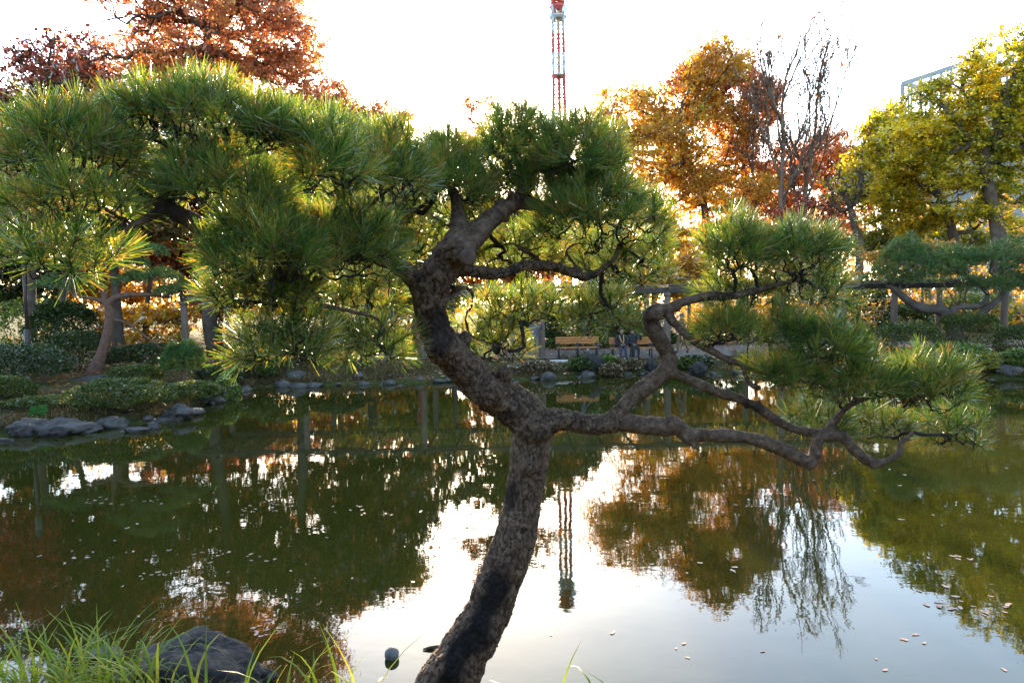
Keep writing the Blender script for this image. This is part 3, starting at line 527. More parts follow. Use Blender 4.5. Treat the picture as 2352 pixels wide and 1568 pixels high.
# left side
tree('autumn_zelkova', 'tall orange brown autumn tree with fine branches above the pine at left', 34, [(492, 700), (490, 420), (486, 250), (486, 150), (478, 60)],
     [(500, 60, 210, 150), (380, 90, 120, 120), (620, 90, 125, 130), (330, 10, 120, 90), (500, -90, 220, 110), (650, 190, 105, 75), (420, 190, 150, 70), (230, 120, 120, 110), (200, 225, 100, 70), (690, 110, 60, 90), (440, 300, 150, 70)], 1280, 82000, 0.14, 'rust', r0=0.34, sigma=0.42, bf=0.5, seed=3, gap=0.24, rtip=0.016)
tree('maple_tree', 'crimson and olive maple at the top left edge beside the orange tree', 29, [(70, 720), (80, 500), (110, 330), (120, 220)],
     [(120, 130, 90, 70), (60, 210, 110, 90), (170, 230, 110, 80), (20, 300, 110, 80), (200, 300, 100, 60), (60, 390, 120, 80), (140, 440, 110, 80), (10, 480, 90, 80)], 460, 32000, 0.15, 'maroon', r0=0.2, sigma=0.42, seed=7, gap=0.12)
tree('maple_tree', 'bright red maple hanging in at the left edge behind the pine', 26, [(-60, 780), (-55, 620), (-40, 520), (-20, 460)],
     [(15, 460, 60, 60), (-40, 520, 90, 70), (30, 550, 50, 45), (-60, 400, 90, 70), (20, 380, 60, 50)], 260, 15000, 0.12, 'red', r0=0.14, sigma=0.3, seed=9, gap=0.25)
tree('maple_tree', 'dark red maple seen through the gap under the left limb', 37, [(330, 720), (345, 620), (360, 560)],
     [(350, 560, 80, 60), (440, 570, 90, 60), (400, 500, 110, 60), (300, 480, 80, 70)], 300, 14000, 0.17, 'maroon', r0=0.16, sigma=0.45, seed=12, gap=0.35)
tree('red_maple', 'crimson maple low behind the left pine, below the dark red one', 41, [(420, 720), (425, 650)], [(410, 590, 70, 45), (480, 600, 70, 45)], 160, 9000, 0.15, 'red', r0=0.14, sigma=0.4, seed=14)
tree('autumn_tree', 'broad rust coloured tree mostly hidden behind the middle of the pine', 33, [(690, 760), (680, 600), (672, 480), (690, 380)],
     [(700, 330, 150, 90), (840, 330, 100, 60), (600, 400, 110, 90), (780, 430, 140, 90), (900, 350, 50, 40)], 700, 26000, 0.19, 'rust_green', r0=0.33, sigma=0.45, seed=17, gap=0.26, bf=0.45)
tree('shade_tree', 'dense dark green tree behind the left needle pads, seen mirrored in the pond', 37, [(560, 760), (560, 600), (565, 480)],
     [(520, 440, 120, 90), (620, 500, 110, 80), (470, 520, 120, 80), (560, 360, 90, 60), (450, 360, 100, 70)], 480, 22000, 0.2, 'rust_green', r0=0.3, sigma=0.48, seed=27, gap=0.25)
tree('shade_tree', 'dense olive tree behind the pine left of the main trunk, seen mirrored in the pond', 35, [(850, 760), (846, 620), (842, 500)],
     [(830, 450, 130, 90), (930, 440, 55, 80), (760, 540, 120, 80), (880, 560, 110, 60)], 460, 20000, 0.2, 'rust_green', r0=0.3, sigma=0.48, seed=28, gap=0.25)
tree('shade_tree', 'dense dark tree behind the far left needle pads, seen mirrored in the pond', 33, [(270, 760), (262, 600), (255, 480)],
     [(250, 400, 130, 100), (150, 470, 120, 90), (340, 420, 100, 80), (250, 300, 110, 70)], 460, 18000, 0.19, 'rust_green', r0=0.3, sigma=0.48, seed=29, gap=0.3)
tree('shade_tree', 'dense low dark tree behind the lamp post and small pine, seen mirrored in the pond', 32, [(150, 760), (150, 620), (150, 560)],
     [(40, 505, 130, 75), (180, 510, 120, 75), (310, 520, 110, 70), (-60, 450, 120, 90)], 420, 22000, 0.19, 'rust_green', r0=0.24, sigma=0.4, seed=26, gap=0.05)
tree('shade_tree', 'dense low olive tree right behind the main trunk, seen mirrored in the pond', 38, [(1040, 760), (1040, 660)],
     [(1037, 580, 55, 62), (1037, 500, 30, 45, 1.3), (1118, 515, 60, 85), (968, 520, 48, 95), (1210, 530, 80, 90), (920, 480, 50, 110), (1300, 560, 80, 70)], 560, 30000, 0.19, 'rust_green', r0=0.22, sigma=0.34, seed=30, gap=0.02)
tree('autumn_tree', 'low rust tree at the skyline left of the sun', 40, [(770, 700), (765, 480), (760, 330)],
     [(760, 230, 60, 45), (720, 240, 60, 50), (860, 258, 60, 22), (930, 290, 30, 26), (800, 300, 110, 60)], 340, 15000, 0.15, 'rust', r0=0.2, sigma=0.34, seed=19, gap=0.35)
tree('twiggy_tree', 'nearly bare little twigs poking above the pine left of the sun', 42, [(850, 700), (850, 450), (850, 300)], [(840, 225, 50, 35), (900, 225, 38, 30), (870, 280, 60, 40)], 150, 500, 0.13, 'rust', r0=0.12, sigma=0.15, rtip=0.012, bf=0.8, seed=21, crook=0.15)
tree('autumn_tree', 'sparse amber tree whose tip shows just right of the sun', 44, [(1130, 720), (1135, 500), (1130, 360)],
     [(1110, 255, 45, 40), (1150, 300, 90, 60), (1220, 320, 80, 60), (1070, 340, 40, 40)], 300, 7000, 0.15, 'orange', r0=0.18, sigma=0.3, seed=23, gap=0.3)
# right side
tree('golden_tree', 'tall golden orange tree behind the right half of the pine', 62, [(1628, 720), (1625, 540), (1610, 450), (1580, 360)],
     [(1450, 270, 100, 85), (1560, 210, 110, 80), (1640, 160, 90, 65), (1500, 370, 120, 80), (1620, 320, 130, 110), (1390, 330, 60, 80), (1560, 440, 150, 60), (1430, 460, 110, 60), (1660, 440, 110, 60)], 1000, 70000, 0.22, 'gold', r0=0.5, sigma=0.75, seed=31, gap=0.36, gscale=0.22, rtip=0.022)
tree('autumn_tree', 'orange red topped tree between the golden tree and the bare trees', 66, [(1700, 720), (1705, 480), (1710, 330)],
     [(1620, 150, 80, 50), (1720, 150, 60, 50), (1740, 230, 50, 70), (1690, 260, 80, 90), (1690, 400, 90, 90), (1560, 165, 60, 50)], 700, 38000, 0.21, 'orange', r0=0.4, sigma=0.65, seed=33, gap=0.36, gscale=0.25, rtip=0.02)
def bare_tree(label, d, trunk, limb, nleaf, seed, r0=0.26, spread=0.34, limbs=4):
    """leafless tree: the trunk forks into rising limbs that keep splitting into fine twigs"""
    rg = rng_of(seed); T0 = np.array([P(x, y, d) for x, y in trunk]); b = T0[0].copy(); b[2] = gz(b[0], b[1]) - 0.05; T0 = np.vstack([b, T0]) if T0[0][2] > b[2] + 0.2 else T0
    root = thing('bare_tree', b + np.array([0, 0, 0.05]), label, 'tree'); mb = MB(); Ps, Rs = catmull(T0, np.linspace(r0, r0 * 0.62, len(T0)), 5); mb.add(*sweep(Ps, Rs, 9)); tips = []
    def grow(p, v, L, r, lev):
        q1 = p + v * L * 0.5 + rg.normal(0, 0.05 * L, 3); v2 = nrm(v + np.array([0, 0, 0.10]) + rg.normal(0, 0.08, 3)); q2 = q1 + v2 * L * 0.5
        mb.tube([p, q1, q2], [r, r * 0.85, r * 0.7], 6 if lev < 2 else 4 if lev < 4 else 3)
        if lev >= 5: tips.append(q2); return
        kids = 2 if rg.random() < 0.3 else 3
        for k in range(kids):
            sc_ = 0.9 if k == 0 else 0.72; w = nrm(v2 + rg.normal(0, spread * (0.45 if k == 0 else 1.0), 3) + np.array([0, 0, 0.12])); grow(q2 if k == 0 or rg.random() < 0.6 else q1, w, L * sc_ * (0.72 + 0.3 * rg.random()), max(r * (0.74 if k == 0 else 0.58), 0.034), lev + 1)
    for k in range(limbs):
        i = len(Ps) - 1 - (k * 2 if k else 0); az = k * 2.4 + 0.5 * rg.random() + seed; v = nrm(nrm(T0[-1] - T0[-2]) + np.array([math.cos(az) * 1.15, math.sin(az) * 0.6, 0.1]) * (0.1 if k == 0 else 0.4 + 0.25 * hash_01(k + seed))); grow(Ps[i], v, limb * (1 if k == 0 else 0.85), Rs[i] * (0.85 if k == 0 else 0.6), 0)
    mb.build('trunk', M['bark_tan'], root, smooth=True); K = np.array(tips); k = rg.integers(0, len(K), nleaf); V, F = leaf_quads(K[k] + rg.normal(0, 0.35, (nleaf, 3)), 0.17, seed + 1); link('crown', mesh_np('crown', V, F, M['rust'], smooth=False), root)
bare_tree('bare upright tree with pale trunk, left of the fan shaped one', 57, [(1790, 720), (1792, 520), (1796, 400), (1800, 330)], 3.7, 300, 341, spread=0.36, limbs=6)
bare_tree('bare fan shaped tree against the white sky, rightmost of the bare trees', 59, [(1842, 720), (1845, 520), (1852, 420), (1864, 345)], 3.7, 260, 343, spread=0.38, limbs=8)
bare_tree('slim half bare tree with a few brown leaves next to the orange tree', 61, [(1735, 720), (1738, 540), (1732, 440), (1728, 370)], 2.7, 2400, 345, r0=0.2, limbs=4)
tree('autumn_tree', 'brown orange tree low between the bare trees and the dark pruned tree', 70, [(1890, 720), (1890, 480)], [(1890, 370, 75, 60), (1940, 400, 60, 60), (1850, 440, 90, 80), (1790, 450, 80, 80), (1960, 470, 70, 60), (1890, 520, 110, 60), (1900, 335, 60, 40), (1970, 380, 50, 50), (1805, 390, 60, 60), (1760, 470, 80, 70)], 620, 40000, 0.23, 'orange', r0=0.25, sigma=0.6, seed=45, gap=0.2, gscale=0.25)
tree('pruned_tree', 'dark gnarled pruned tree with black branching limbs left of the camphor trees', 48, [(1965, 740), (1968, 570), (1955, 520), (1948, 480)], [(1950, 420, 55, 50), (1990, 430, 30, 55), (1920, 450, 30, 40)], 110, 700, 0.22, 'golden_green', r0=0.36, sigma=0.4, bf=0.5, rtip=0.05, pw=0.42, crook=0.12, seed=47, gap=0.1)
tree('camphor_tree', 'huge sunlit yellow green camphor tree filling the right edge', 42, [(2300, 740), (2296, 560), (2290, 480), (2262, 400), (2255, 330)],
     [(2330, 150, 120, 85), (2200, 240, 110, 90), (2300, 290, 130, 90), (2370, 240, 120, 130), (2120, 330, 90, 60), (2230, 380, 100, 60), (2350, 400, 110, 80), (2250, 460, 80, 45), (2430, 120, 130, 110), (2300, 500, 50, 24)], 760, 88000, 0.165, 'camphor', r0=0.55, sigma=0.5, seed=51, gap=0.2, gscale=0.4, rtip=0.03, crook=0.16, shell=0.45, dep=0.42, up=0.9)
tree('camphor_tree', 'leaning yellow green camphor tree with long dark limbs beneath the huge one', 46, [(2225, 740), (2210, 600), (2180, 530), (2150, 450), (2080, 410)],
     [(2060, 350, 70, 60), (2130, 400, 90, 60), (2050, 440, 60, 50), (2160, 320, 80, 60), (2100, 500, 110, 40), (2200, 500, 80, 40)], 420, 44000, 0.17, 'camphor', r0=0.42, sigma=0.45, dep=0.4, up=0.9, seed=53, gap=0.32, gscale=0.4, rtip=0.035, crook=0.16)
tree('evergreen_tree', 'green tree behind the camphors below the glass building', 54, [(2020, 740), (2020, 520), (2020, 400)], [(2010, 330, 60, 60), (2060, 280, 50, 40), (2000, 400, 70, 60)], 260, 18000, 0.24, 'camphor', r0=0.3, sigma=0.55, seed=55, gap=0.3, gscale=0.3)
tree('olive_tree', 'shaded olive green tree low behind the trellis pine at right', 50, [(2140, 740), (2130, 640), (2080, 590)], [(2080, 560, 120, 50), (2200, 560, 120, 45), (2330, 560, 90, 45)], 300, 24000, 0.2, 'golden_green', r0=0.3, sigma=0.5, seed=57, rtip=0.03, gap=0.3)
tree('maple_tree', 'small orange maple glowing behind the trellis pine at right', 39, [(2130, 720), (2130, 620)], [(2130, 575, 65, 28), (2060, 590, 60, 25), (2180, 590, 60, 22)], 120, 9000, 0.13, 'gold', r0=0.1, sigma=0.3, seed=59)
tree('cherry_tree', 'thin tree with sparse pinkish leaves left of the dark pruned tree', 52, [(1850, 740), (1855, 600)], [(1860, 500, 90, 50), (1920, 560, 90, 40), (1800, 560, 70, 40)], 220, 3000, 0.2, 'maroon', r0=0.16, sigma=0.4, seed=61, bf=0.6)
# lower, nearer trees that close the view under the crowns
for q_, (x, d, y, rx, ry, mt, lab) in enumerate([
    (600, 44, 640, 130, 70, 'gold', 'golden tree glowing low behind the left pergola'), (230, 42, 650, 130, 60, 'gold', 'yellow tree behind the small left pine, lit from behind'),
    (820, 46, 620, 150, 80, 'orange', 'orange tree low behind the main trunk on its left'), (1010, 50, 600, 110, 80, 'orange', 'orange tree directly behind the main trunk'),
    (1180, 48, 600, 110, 70, 'orange', 'pinkish orange tree behind the middle right limb'), (1340, 52, 560, 110, 80, 'gold', 'golden tree low between the middle limb and the right pad'),
    (1500, 54, 560, 130, 70, 'gold', 'gold and amber tree low left of the right needle pad'), (1700, 58, 560, 130, 60, 'orange', 'amber trees low behind the right needle pad'),
    (1420, 44, 650, 90, 50, 'lime', 'light green tree behind the benches'), (1580, 43, 640, 100, 55, 'gold', 'bright golden tree behind the right pergola post'),
    (1860, 46, 640, 120, 50, 'gold', 'golden yellow tree behind the right needle pads'), (60, 34, 640, 90, 80, 'dark_leaf', 'dark glossy evergreen behind the lamp post'),
    (500, 36, 650, 110, 70, 'maroon', 'brown red tree behind the left pergola beam'), (950, 40, 680, 120, 50, 'golden_green', 'olive tree behind the bank left of the trunk')]):
    tree('garden_tree', lab, d, [(x, 760), (x + 4, y + ry * 0.5), (x - 3, y)], [(x - rx * 0.35, y, rx * 0.65, ry), (x + rx * 0.4, y + ry * 0.1, rx * 0.6, ry * 0.8), (x, y - ry * 0.3, rx * 0.6, ry * 0.8)], 200, 9500, 0.005 * d, mt, r0=0.15, sigma=0.45, seed=70 + q_, gap=0.24, gscale=0.5)
# distant wood that reads as one mass
rg = rng_of(99); V_all = []; 
for (x0, x1, y0, y1, d, n) in ((-300, 1350, 450, 720, 62, 40000), (1250, 2600, 430, 720, 80, 40000)):
    m_ = rg.random(n); xx = x0 + (x1 - x0) * rg.random(n); yy = y0 + (y1 - y0) * (rg.random(n) ** 0.8); top = y0 + 60 * (vnoise(np.stack([xx * 0.012, xx * 0, xx * 0], 1), 5))
    ok = (yy > top) & (vnoise(np.stack([xx * 0.05, yy * 0.05, xx * 0], 1), 8) > 0.36); pts = np.array([P(a, b, d + 14 * (rg.random() - 0.5)) for a, b in zip(xx[ok], yy[ok])]); V_all.append(pts)
pts = np.concatenate(V_all); V, F = leaf_quads(pts, 0.36, 4, 0.7); tag(link('distant_wood', mesh_np('distant_wood', V, F, M['gold'], smooth=False)), 'golden autumn wood far behind the pond', 'wood', kind='stuff')

# unseen evergreen leaf mass, added behind and beside the viewpoint to block sky fill
rg = rng_of(123); n = 30000
xx = np.concatenate([-42 + 84 * rg.random(17000), -26 - 8 * rg.random(6000), 31 + 9 * rg.random(7000)]); yy = np.concatenate([-7 - 9 * rg.random(17000), -8 + 21 * rg.random(6000), -8 + 26 * rg.random(7000)])
hh = 3.5 + 3.5 * vnoise(np.stack([xx * .22, yy * .22, 0 * xx], 1), 31); zz = 0.9 + hh * rg.random(n) ** 0.85
V, F = leaf_quads(np.stack([xx, yy, zz], 1), 0.62, 41, 0.7); tag(link('unseen_sky_blocker', mesh_np('unseen_sky_blocker', V, F, M['dark_leaf'], smooth=False)), 'unseen evergreen leaf mass added round the near side of the pond to block sky light', 'wood', kind='stuff')

# ------------------------------------------------------------------ clipped shrubs and plants
def shrub(name, label, vx, d, wpx, ytop, mat, n=5000, leaf=0.05, flat=0.75, seed=1, cat='shrub', group=None, lump=0.12, stems=26):
    s = d / FV; c = P(vx, ytop, d); x, y = c[0], c[1]; z0 = gz(x, y); h = max(c[2] - z0, 0.25); w = wpx * s / 2; rg = rng_of(seed)
    at = np.array([x, y, z0]); root = thing(name, at, label, cat, group)
    v = nrm(rg.normal(0, 1, (n, 3))); v[:, 2] = np.where(v[:, 2] < -0.5, -v[:, 2], v[:, 2]); r = 1 - 0.32 * rg.random(n) ** 2.2
    r = r * (1 + lump * fbm(v * 2.6 + seed, 3, seed) * 1.6); e = np.sign(v) * np.abs(v) ** flat; e = e / np.maximum(1e-6, np.linalg.norm(e, axis=1, keepdims=True)) ** 0.6
    p = at + np.array([0, 0, h * 0.48]) + e * r[:, None] * np.array([w, max(w * 0.75, 0.35), h * 0.52]); p[:, 2] = np.maximum(p[:, 2], z0 + 0.02)
    mb = MB(); k = rg.integers(0, n, stems); twigs(mb, at + rg.normal(0, 0.08, (5, 3)) * np.array([1, 1, 0.1]), np.zeros(5), at + (p[k] - at) * 0.85, bf=0.6, rtip=0.008, pw=0.5, rmax=0.05, sides=4, seed=seed)
    st = mb.build('stems', M['twig'], root, smooth=True); V, F = leaf_quads(p, leaf, seed + 2, 0.6, 0.5); link('foliage', mesh_np('foliage', V, F, M[mat], smooth=False), root)
    return root
shrub('clipped_shrub', 'large dark clipped mound at the left edge of the bank', -10, 21, 320, 788, 'dark_leaf', 14000, 0.06, 0.9, 1)
shrub('clipped_shrub', 'small dark shrub low at the left edge, in front of the mound', 10, 18.6, 130, 862, 'shrub', 5000, 0.05, 0.9, 2)
shrub('evergreen_shrub', 'big dark glossy shrub behind the small left pine, right of the lamp post', 140, 28, 160, 690, 'dark_leaf', 9000, 0.1, 0.85, 3, lump=0.25)
shrub('rounded_shrub', 'rounded dark shrub left of the small pine trunk', 172, 25.5, 140, 758, 'dark_leaf', 9000, 0.06, 0.85, 4, lump=0.15)
shrub('azalea_shrub', 'spreading low azalea on the left bank, biggest by the water', 275, 17.9, 215, 866, 'shrub', 15000, 0.045, 0.9, 5, lump=0.22)
shrub('azalea_shrub', 'low azalea on the left bank below the round pine bush', 445, 20.4, 130, 876, 'shrub', 8000, 0.05, 0.9, 6, lump=0.2)
for q_, (x, d, w, yt, mt, lab) in enumerate([(310, 22.5, 120, 838, 'shrub', 'low green shrub right of the small pine trunk'), (95, 18.0, 170, 912, 'shrub', 'low spreading shrub left of the long flat boulder'), (500, 23.5, 110, 838, 'dark_leaf', 'dark low shrub right of the round pine bush by the water'), (345, 19.4, 110, 898, 'lime', 'yellow green shrub between the two azaleas'), (45, 23.5, 150, 815, 'dark_leaf', 'dark shrub in front of the lamp post'), (255, 21.2, 80, 868, 'dark_leaf', 'small dark plant at the foot of the small pine'), (580, 25.5, 120, 815, 'shrub', 'shaded green shrub on the bank below the lower needle pads')]):
    shrub('bank_shrub', lab, x, d, w, yt, mt, 4500, 0.0026 * d, 0.85, 140 + q_, lump=0.25)
shrub('juniper_shrub', 'dark layered conifer shrub between the small pine and the pergola post', 335, 26.5, 150, 788, 'dark_leaf', 6000, 0.08, 0.9, 7, lump=0.3)
shrub('sunlit_hedge', 'sunlit lime hedge seen under the left pergola', 345, 38, 170, 712, 'lime', 7000, 0.12, 0.6, 8)
for q_, (x, d, w, yt, mt, lab) in enumerate([
    (545, 27, 110, 790, 'dark_leaf', 'dark shrub on the bank right of the round pine bush'), (640, 28, 130, 765, 'shrub', 'shaded shrub under the lower left needle pad'),
    (770, 29, 140, 770, 'dark_leaf', 'dark shrub on the bank behind the lower needle pads'), (1310, 33, 130, 700, 'dark_leaf', 'tall dark shrub behind the left bench'),
    (1420, 33.5, 120, 705, 'dark_leaf', 'tall dark shrub behind the right bench'), (1340, 32.7, 190, 772, 'shrub', 'low planting right behind the left bench'), (1500, 33, 120, 760, 'shrub', 'low green shrub behind the end of the right bench'),
    (1640, 33, 130, 735, 'dark_leaf', 'dark shrub behind the path right of the forked limb'), (1980, 34, 130, 650, 'dark_leaf', 'tall dark shrub left of the first right trellis post'),
    (2085, 35, 110, 700, 'shrub', 'green shrub between the right trellis posts'), (1150, 34, 120, 730, 'dark_leaf', 'dark shrub behind the standing man'), (1240, 35, 110, 640, 'lime', 'light green yellow shrub behind the first bench post'),
    (2240, 40, 160, 672, 'lime', 'sunlit lime bush behind the trellis pine limbs'), (60, 31, 150, 690, 'lime', 'pale glinting bush behind the lamp post')]):
    shrub('bank_shrub', lab, x, d, w, yt, mt, 3600, 0.0035 * d, 0.8, 20 + q_, lump=0.2)
shrub('long_hedge', 'long golden hedge glowing far behind the left pergola', 620, 41, 900, 690, 'gold', 9000, 0.24, 0.6, 91, lump=0.3, stems=120)
shrub('long_hedge', 'long golden hedge glowing far behind the right trellis', 2010, 46, 900, 690, 'gold', 9000, 0.25, 0.6, 92, lump=0.3, stems=120)
shrub('long_hedge', 'shaded hedge behind the path at the middle', 1330, 37, 420, 700, 'shrub', 9000, 0.2, 0.6, 93, lump=0.3, stems=90)
shrub('clipped_shrub', 'small clipped globe shrub left of the right bank hedge', 1972, 26, 82, 737, 'shrub', 6000, 0.05, 0.75, 41, lump=0.06)
shrub('clipped_shrub', 'wide flat topped clipped shrub at the foot of the trellis posts', 2085, 25.2, 150, 735, 'shrub', 10000, 0.05, 0.6, 42, lump=0.07)
shrub('clipped_shrub', 'tall clipped dome shrub under the trellis pine', 2225, 26.5, 140, 716, 'shrub', 10000, 0.05, 0.62, 43, lump=0.07)
shrub('clipped_shrub', 'clipped shrub cut by the right edge of the picture', 2350, 25, 110, 744, 'shrub', 8000, 0.05, 0.65, 44, lump=0.07)
shrub('ground_cover', 'bright green leafy ground cover by the right shore', 2195, 24.4, 140, 788, 'lime', 5000, 0.09, 0.8, 45, lump=0.3, cat='plant')
shrub('golden_shrub', 'yellow brown leafy plant at the right waterline', 2240, 23.7, 100, 806, 'golden_green', 4000, 0.07, 0.8, 46, lump=0.3, cat='plant')
shrub('ground_cover', 'green plant at the right picture edge by the stones', 2345, 24, 90, 800, 'lime', 3500, 0.08, 0.8, 47, lump=0.3, cat='plant')
for q_, (x, d, w, yt, mt, lab) in enumerate([(1395, 27, 60, 815, 'lime', 'tuft of green leaves between the standing stones and the benches'), (1335, 26.6, 70, 818, 'shrub', 'green plant left of the standing stones'), (1440, 26.7, 60, 822, 'dry_grass', 'red brown low plant right of the standing stones'), (1405, 26.2, 60, 836, 'dry_grass', 'reddish plant at the water below the standing stones'), (1560, 26.8, 70, 822, 'shrub', 'green plant on the bank below the forked limb'), (1600, 27.2, 90, 815, 'dark_leaf', 'dark low plant right of the forked limb'), (1230, 26.5, 120, 828, 'dry_grass', 'dry tawny plant on the bank below the standing man'), (520, 21.5, 60, 868, 'lime', 'pale green fern at the water below the dark bank')]):
    shrub('bank_plant', lab, x, d, w, yt, mt, 1800, 0.085, 0.85, 60 + q_, lump=0.35, cat='plant')

# ------------------------------------------------------------------ trained pines on the banks
def pad_pine(name, label, d, trunks, pads, seed, bark='bark_red', group=None):
    s = d / FV; b = P(*trunks[0][0][:2], d); b[2] = gz(b[0], b[1]); root = thing(name, b, label, 'pine tree', group); mb = MB(); nodes = []
    for tr in trunks:
        Pn = np.array([P(x, y, d + (dd if len(t_) > 3 else 0)) for t_ in tr for x, y, w, dd in [tuple(t_) if len(t_) > 3 else (*t_, 0)]]); R = np.array([t_[2] for t_ in tr]) * s / 2
        if tr is trunks[0]: Pn[0][2] = min(Pn[0][2], b[2] - 0.05)
        Ps, Rs = catmull(Pn, R, 5); Rs *= 1 + 0.15 * fbm(Ps * 3, 2, seed); V, Q, T = sweep(Ps, Rs, 10); mb.add(V, Q, T); nodes.append(Ps[len(Ps) // 3:])
    nodes = np.concatenate(nodes); rg = rng_of(seed); allp = []; alla = []; tbs = []
    for k, (cx_, cy_, rx, ry, n) in enumerate(pads):
        base = P(cx_, cy_ + ry * 0.6, d); a = np.sqrt(rg.random(n)); t = rg.random(n) * 2 * np.pi; u, v = a * np.cos(t), a * np.sin(t); dome = np.sqrt(np.maximum(0, 1 - u * u - v * v))
        lum = 0.75 + 0.5 * vnoise(np.stack([u * 2.5 + k * 5, v * 2.5, 0 * u], 1), 4)
        C = base + np.stack([u * rx * s, v * rx * s * 0.7, (0.1 + 0.9 * dome) * ry * 1.5 * s * lum * (0.45 + 0.55 * rg.random(n) ** 0.5)], 1)
        allp.append(C); alla.append(nrm(np.stack([u * 0.6, v * 0.6, 0.8 + 0 * u], 1) + rg.normal(0, 0.2, (n, 3))))
        tb = MB(); twigs(tb, nodes, np.zeros(len(nodes)), C[rg.integers(0, n, max(14, n // 12))] - np.array([0, 0, 0.06]), bf=0.4, rtip=0.009, pw=0.5, rmax=0.07, sides=5, crook=0.12, seed=seed + k); tbs.append(tb)
    mb.build('trunk', M[bark], root, smooth=True)
    for C, A, tb in zip(allp, alla, tbs):
        br = tb.build('branch', M[bark], root, smooth=True)
        V, F = needle_quads(C, A, 16, 0.16, 0.012, seed + 7, th=(10, 75), shoot=0.06); link('needle_pad', mesh_np('needle_pad', V, F, M['needle_far'], smooth=False), br)
    return root
pad_pine('garden_pine', 'small cloud pruned pine with curved brown trunk on the left bank', 24.5,
    [[(213, 862, 34), (232, 815, 24), (248, 765, 22), (252, 715, 20), (243, 690, 18), (235, 655, 10), (232, 615, 9), (238, 590, 6)], [(248, 700, 18), (270, 682, 16), (320, 676, 10), (370, 680, 7)], [(244, 692, 12), (205, 684, 8), (170, 676, 5)], [(250, 735, 8), (285, 738, 6), (320, 762, 4), (372, 800, 3)]],
    [(345, 645, 75, 26, 340), (420, 672, 60, 18, 200), (160, 655, 75, 24, 260), (280, 610, 60, 22, 220), (320, 580, 60, 20, 180)], 201)
pad_pine('trellis_pine', 'wide low pine trained over the trellis on the right bank, dark arching limbs', 27,
    [[(2200, 800, 30), (2190, 760, 30), (2180, 735, 28), (2160, 712, 26), (2120, 708, 22), (2085, 690, 18), (2060, 668, 14), (2040, 655, 10)], [(2176, 728, 20), (2200, 706, 14), (2250, 702, 13), (2270, 680, 10)], [(2192, 765, 22), (2250, 722, 18), (2290, 690, 14), (2310, 665, 10)]],
    [(2075, 588, 52, 48, 330), (2110, 612, 98, 46, 600), (2040, 640, 60, 26, 260), (2150, 640, 80, 26, 320), (2190, 600, 62, 38, 300), (2290, 602, 100, 54, 640), (2270, 660, 70, 26, 300), (2380, 620, 80, 45, 400), (2350, 655, 80, 26, 280)], 211, bark='bark_far')
# round pine bush
pb = pad_pine('pine_bush', 'round bright green young pine bush on the left bank', 22.6, [[(422, 862, 10), (422, 840, 9), (421, 820, 6)]], [(421, 822, 46, 34, 420), (421, 845, 50, 16, 120)], 221)

# ------------------------------------------------------------------ stones
def rock_mesh(seed, sub=3, rough=0.35, flat=0.6, sharp=0.0):
    bm = bmesh.new(); bmesh.ops.create_icosphere(bm, subdivisions=sub, radius=1); q = np.array([v.co[:] for v in bm.verts]); f = np.array([[v.index for v in t.verts] for t in bm.faces]); bm.free()
    rp = rng_of(seed * 13 + 1); Np = nrm(rp.normal(0, 1, (15, 3))); hp = 0.72 + 0.3 * rp.random(15)
    fac = np.minimum((hp[None] / np.maximum(q @ Np.T, 0.05)).min(1), 1.25)
    r = (1 + (fac - 1) * min(1.0, rough * 2.6)) + rough * (0.6 * fbm(q * 1.3 + seed * 5.3, 3, seed) + 0.30 * fbm(q * 6 + seed, 3, seed + 1))
    if sharp:
        e, c = voronoi_edge(q * 1.5 + seed, seed); r = r + sharp * (c - 0.5)
    q = q * r[:, None]; q[:, 2] *= flat; return q, f
def rock(label, pos, size, seed, mat='rock', flat=0.6, group=None, name='shore_stone', rz=None, sharp=0.0, sub=3, rough=0.32):
    q, f = rock_mesh(seed, sub, rough, flat, sharp); a = rz if rz is not None else hash_01(seed) * 6.28
    q = q * (np.asarray(size) / 2); Rm = np.array([[math.cos(a), math.sin(a), 0], [-math.sin(a), math.cos(a), 0], [0, 0, 1]]); q = q @ Rm
    o = link(name, mesh_np(name, q, f, M[mat]), loc=tuple(float(c) for c in pos)); return tag(o, label, 'stone', group)
rg = rng_of(7); fs = np.array(far_shore); seg = np.linalg.norm(np.diff(fs, axis=0), axis=1); cum = np.concatenate([[0], np.cumsum(seg)]); t_ = 5.2; k = 0
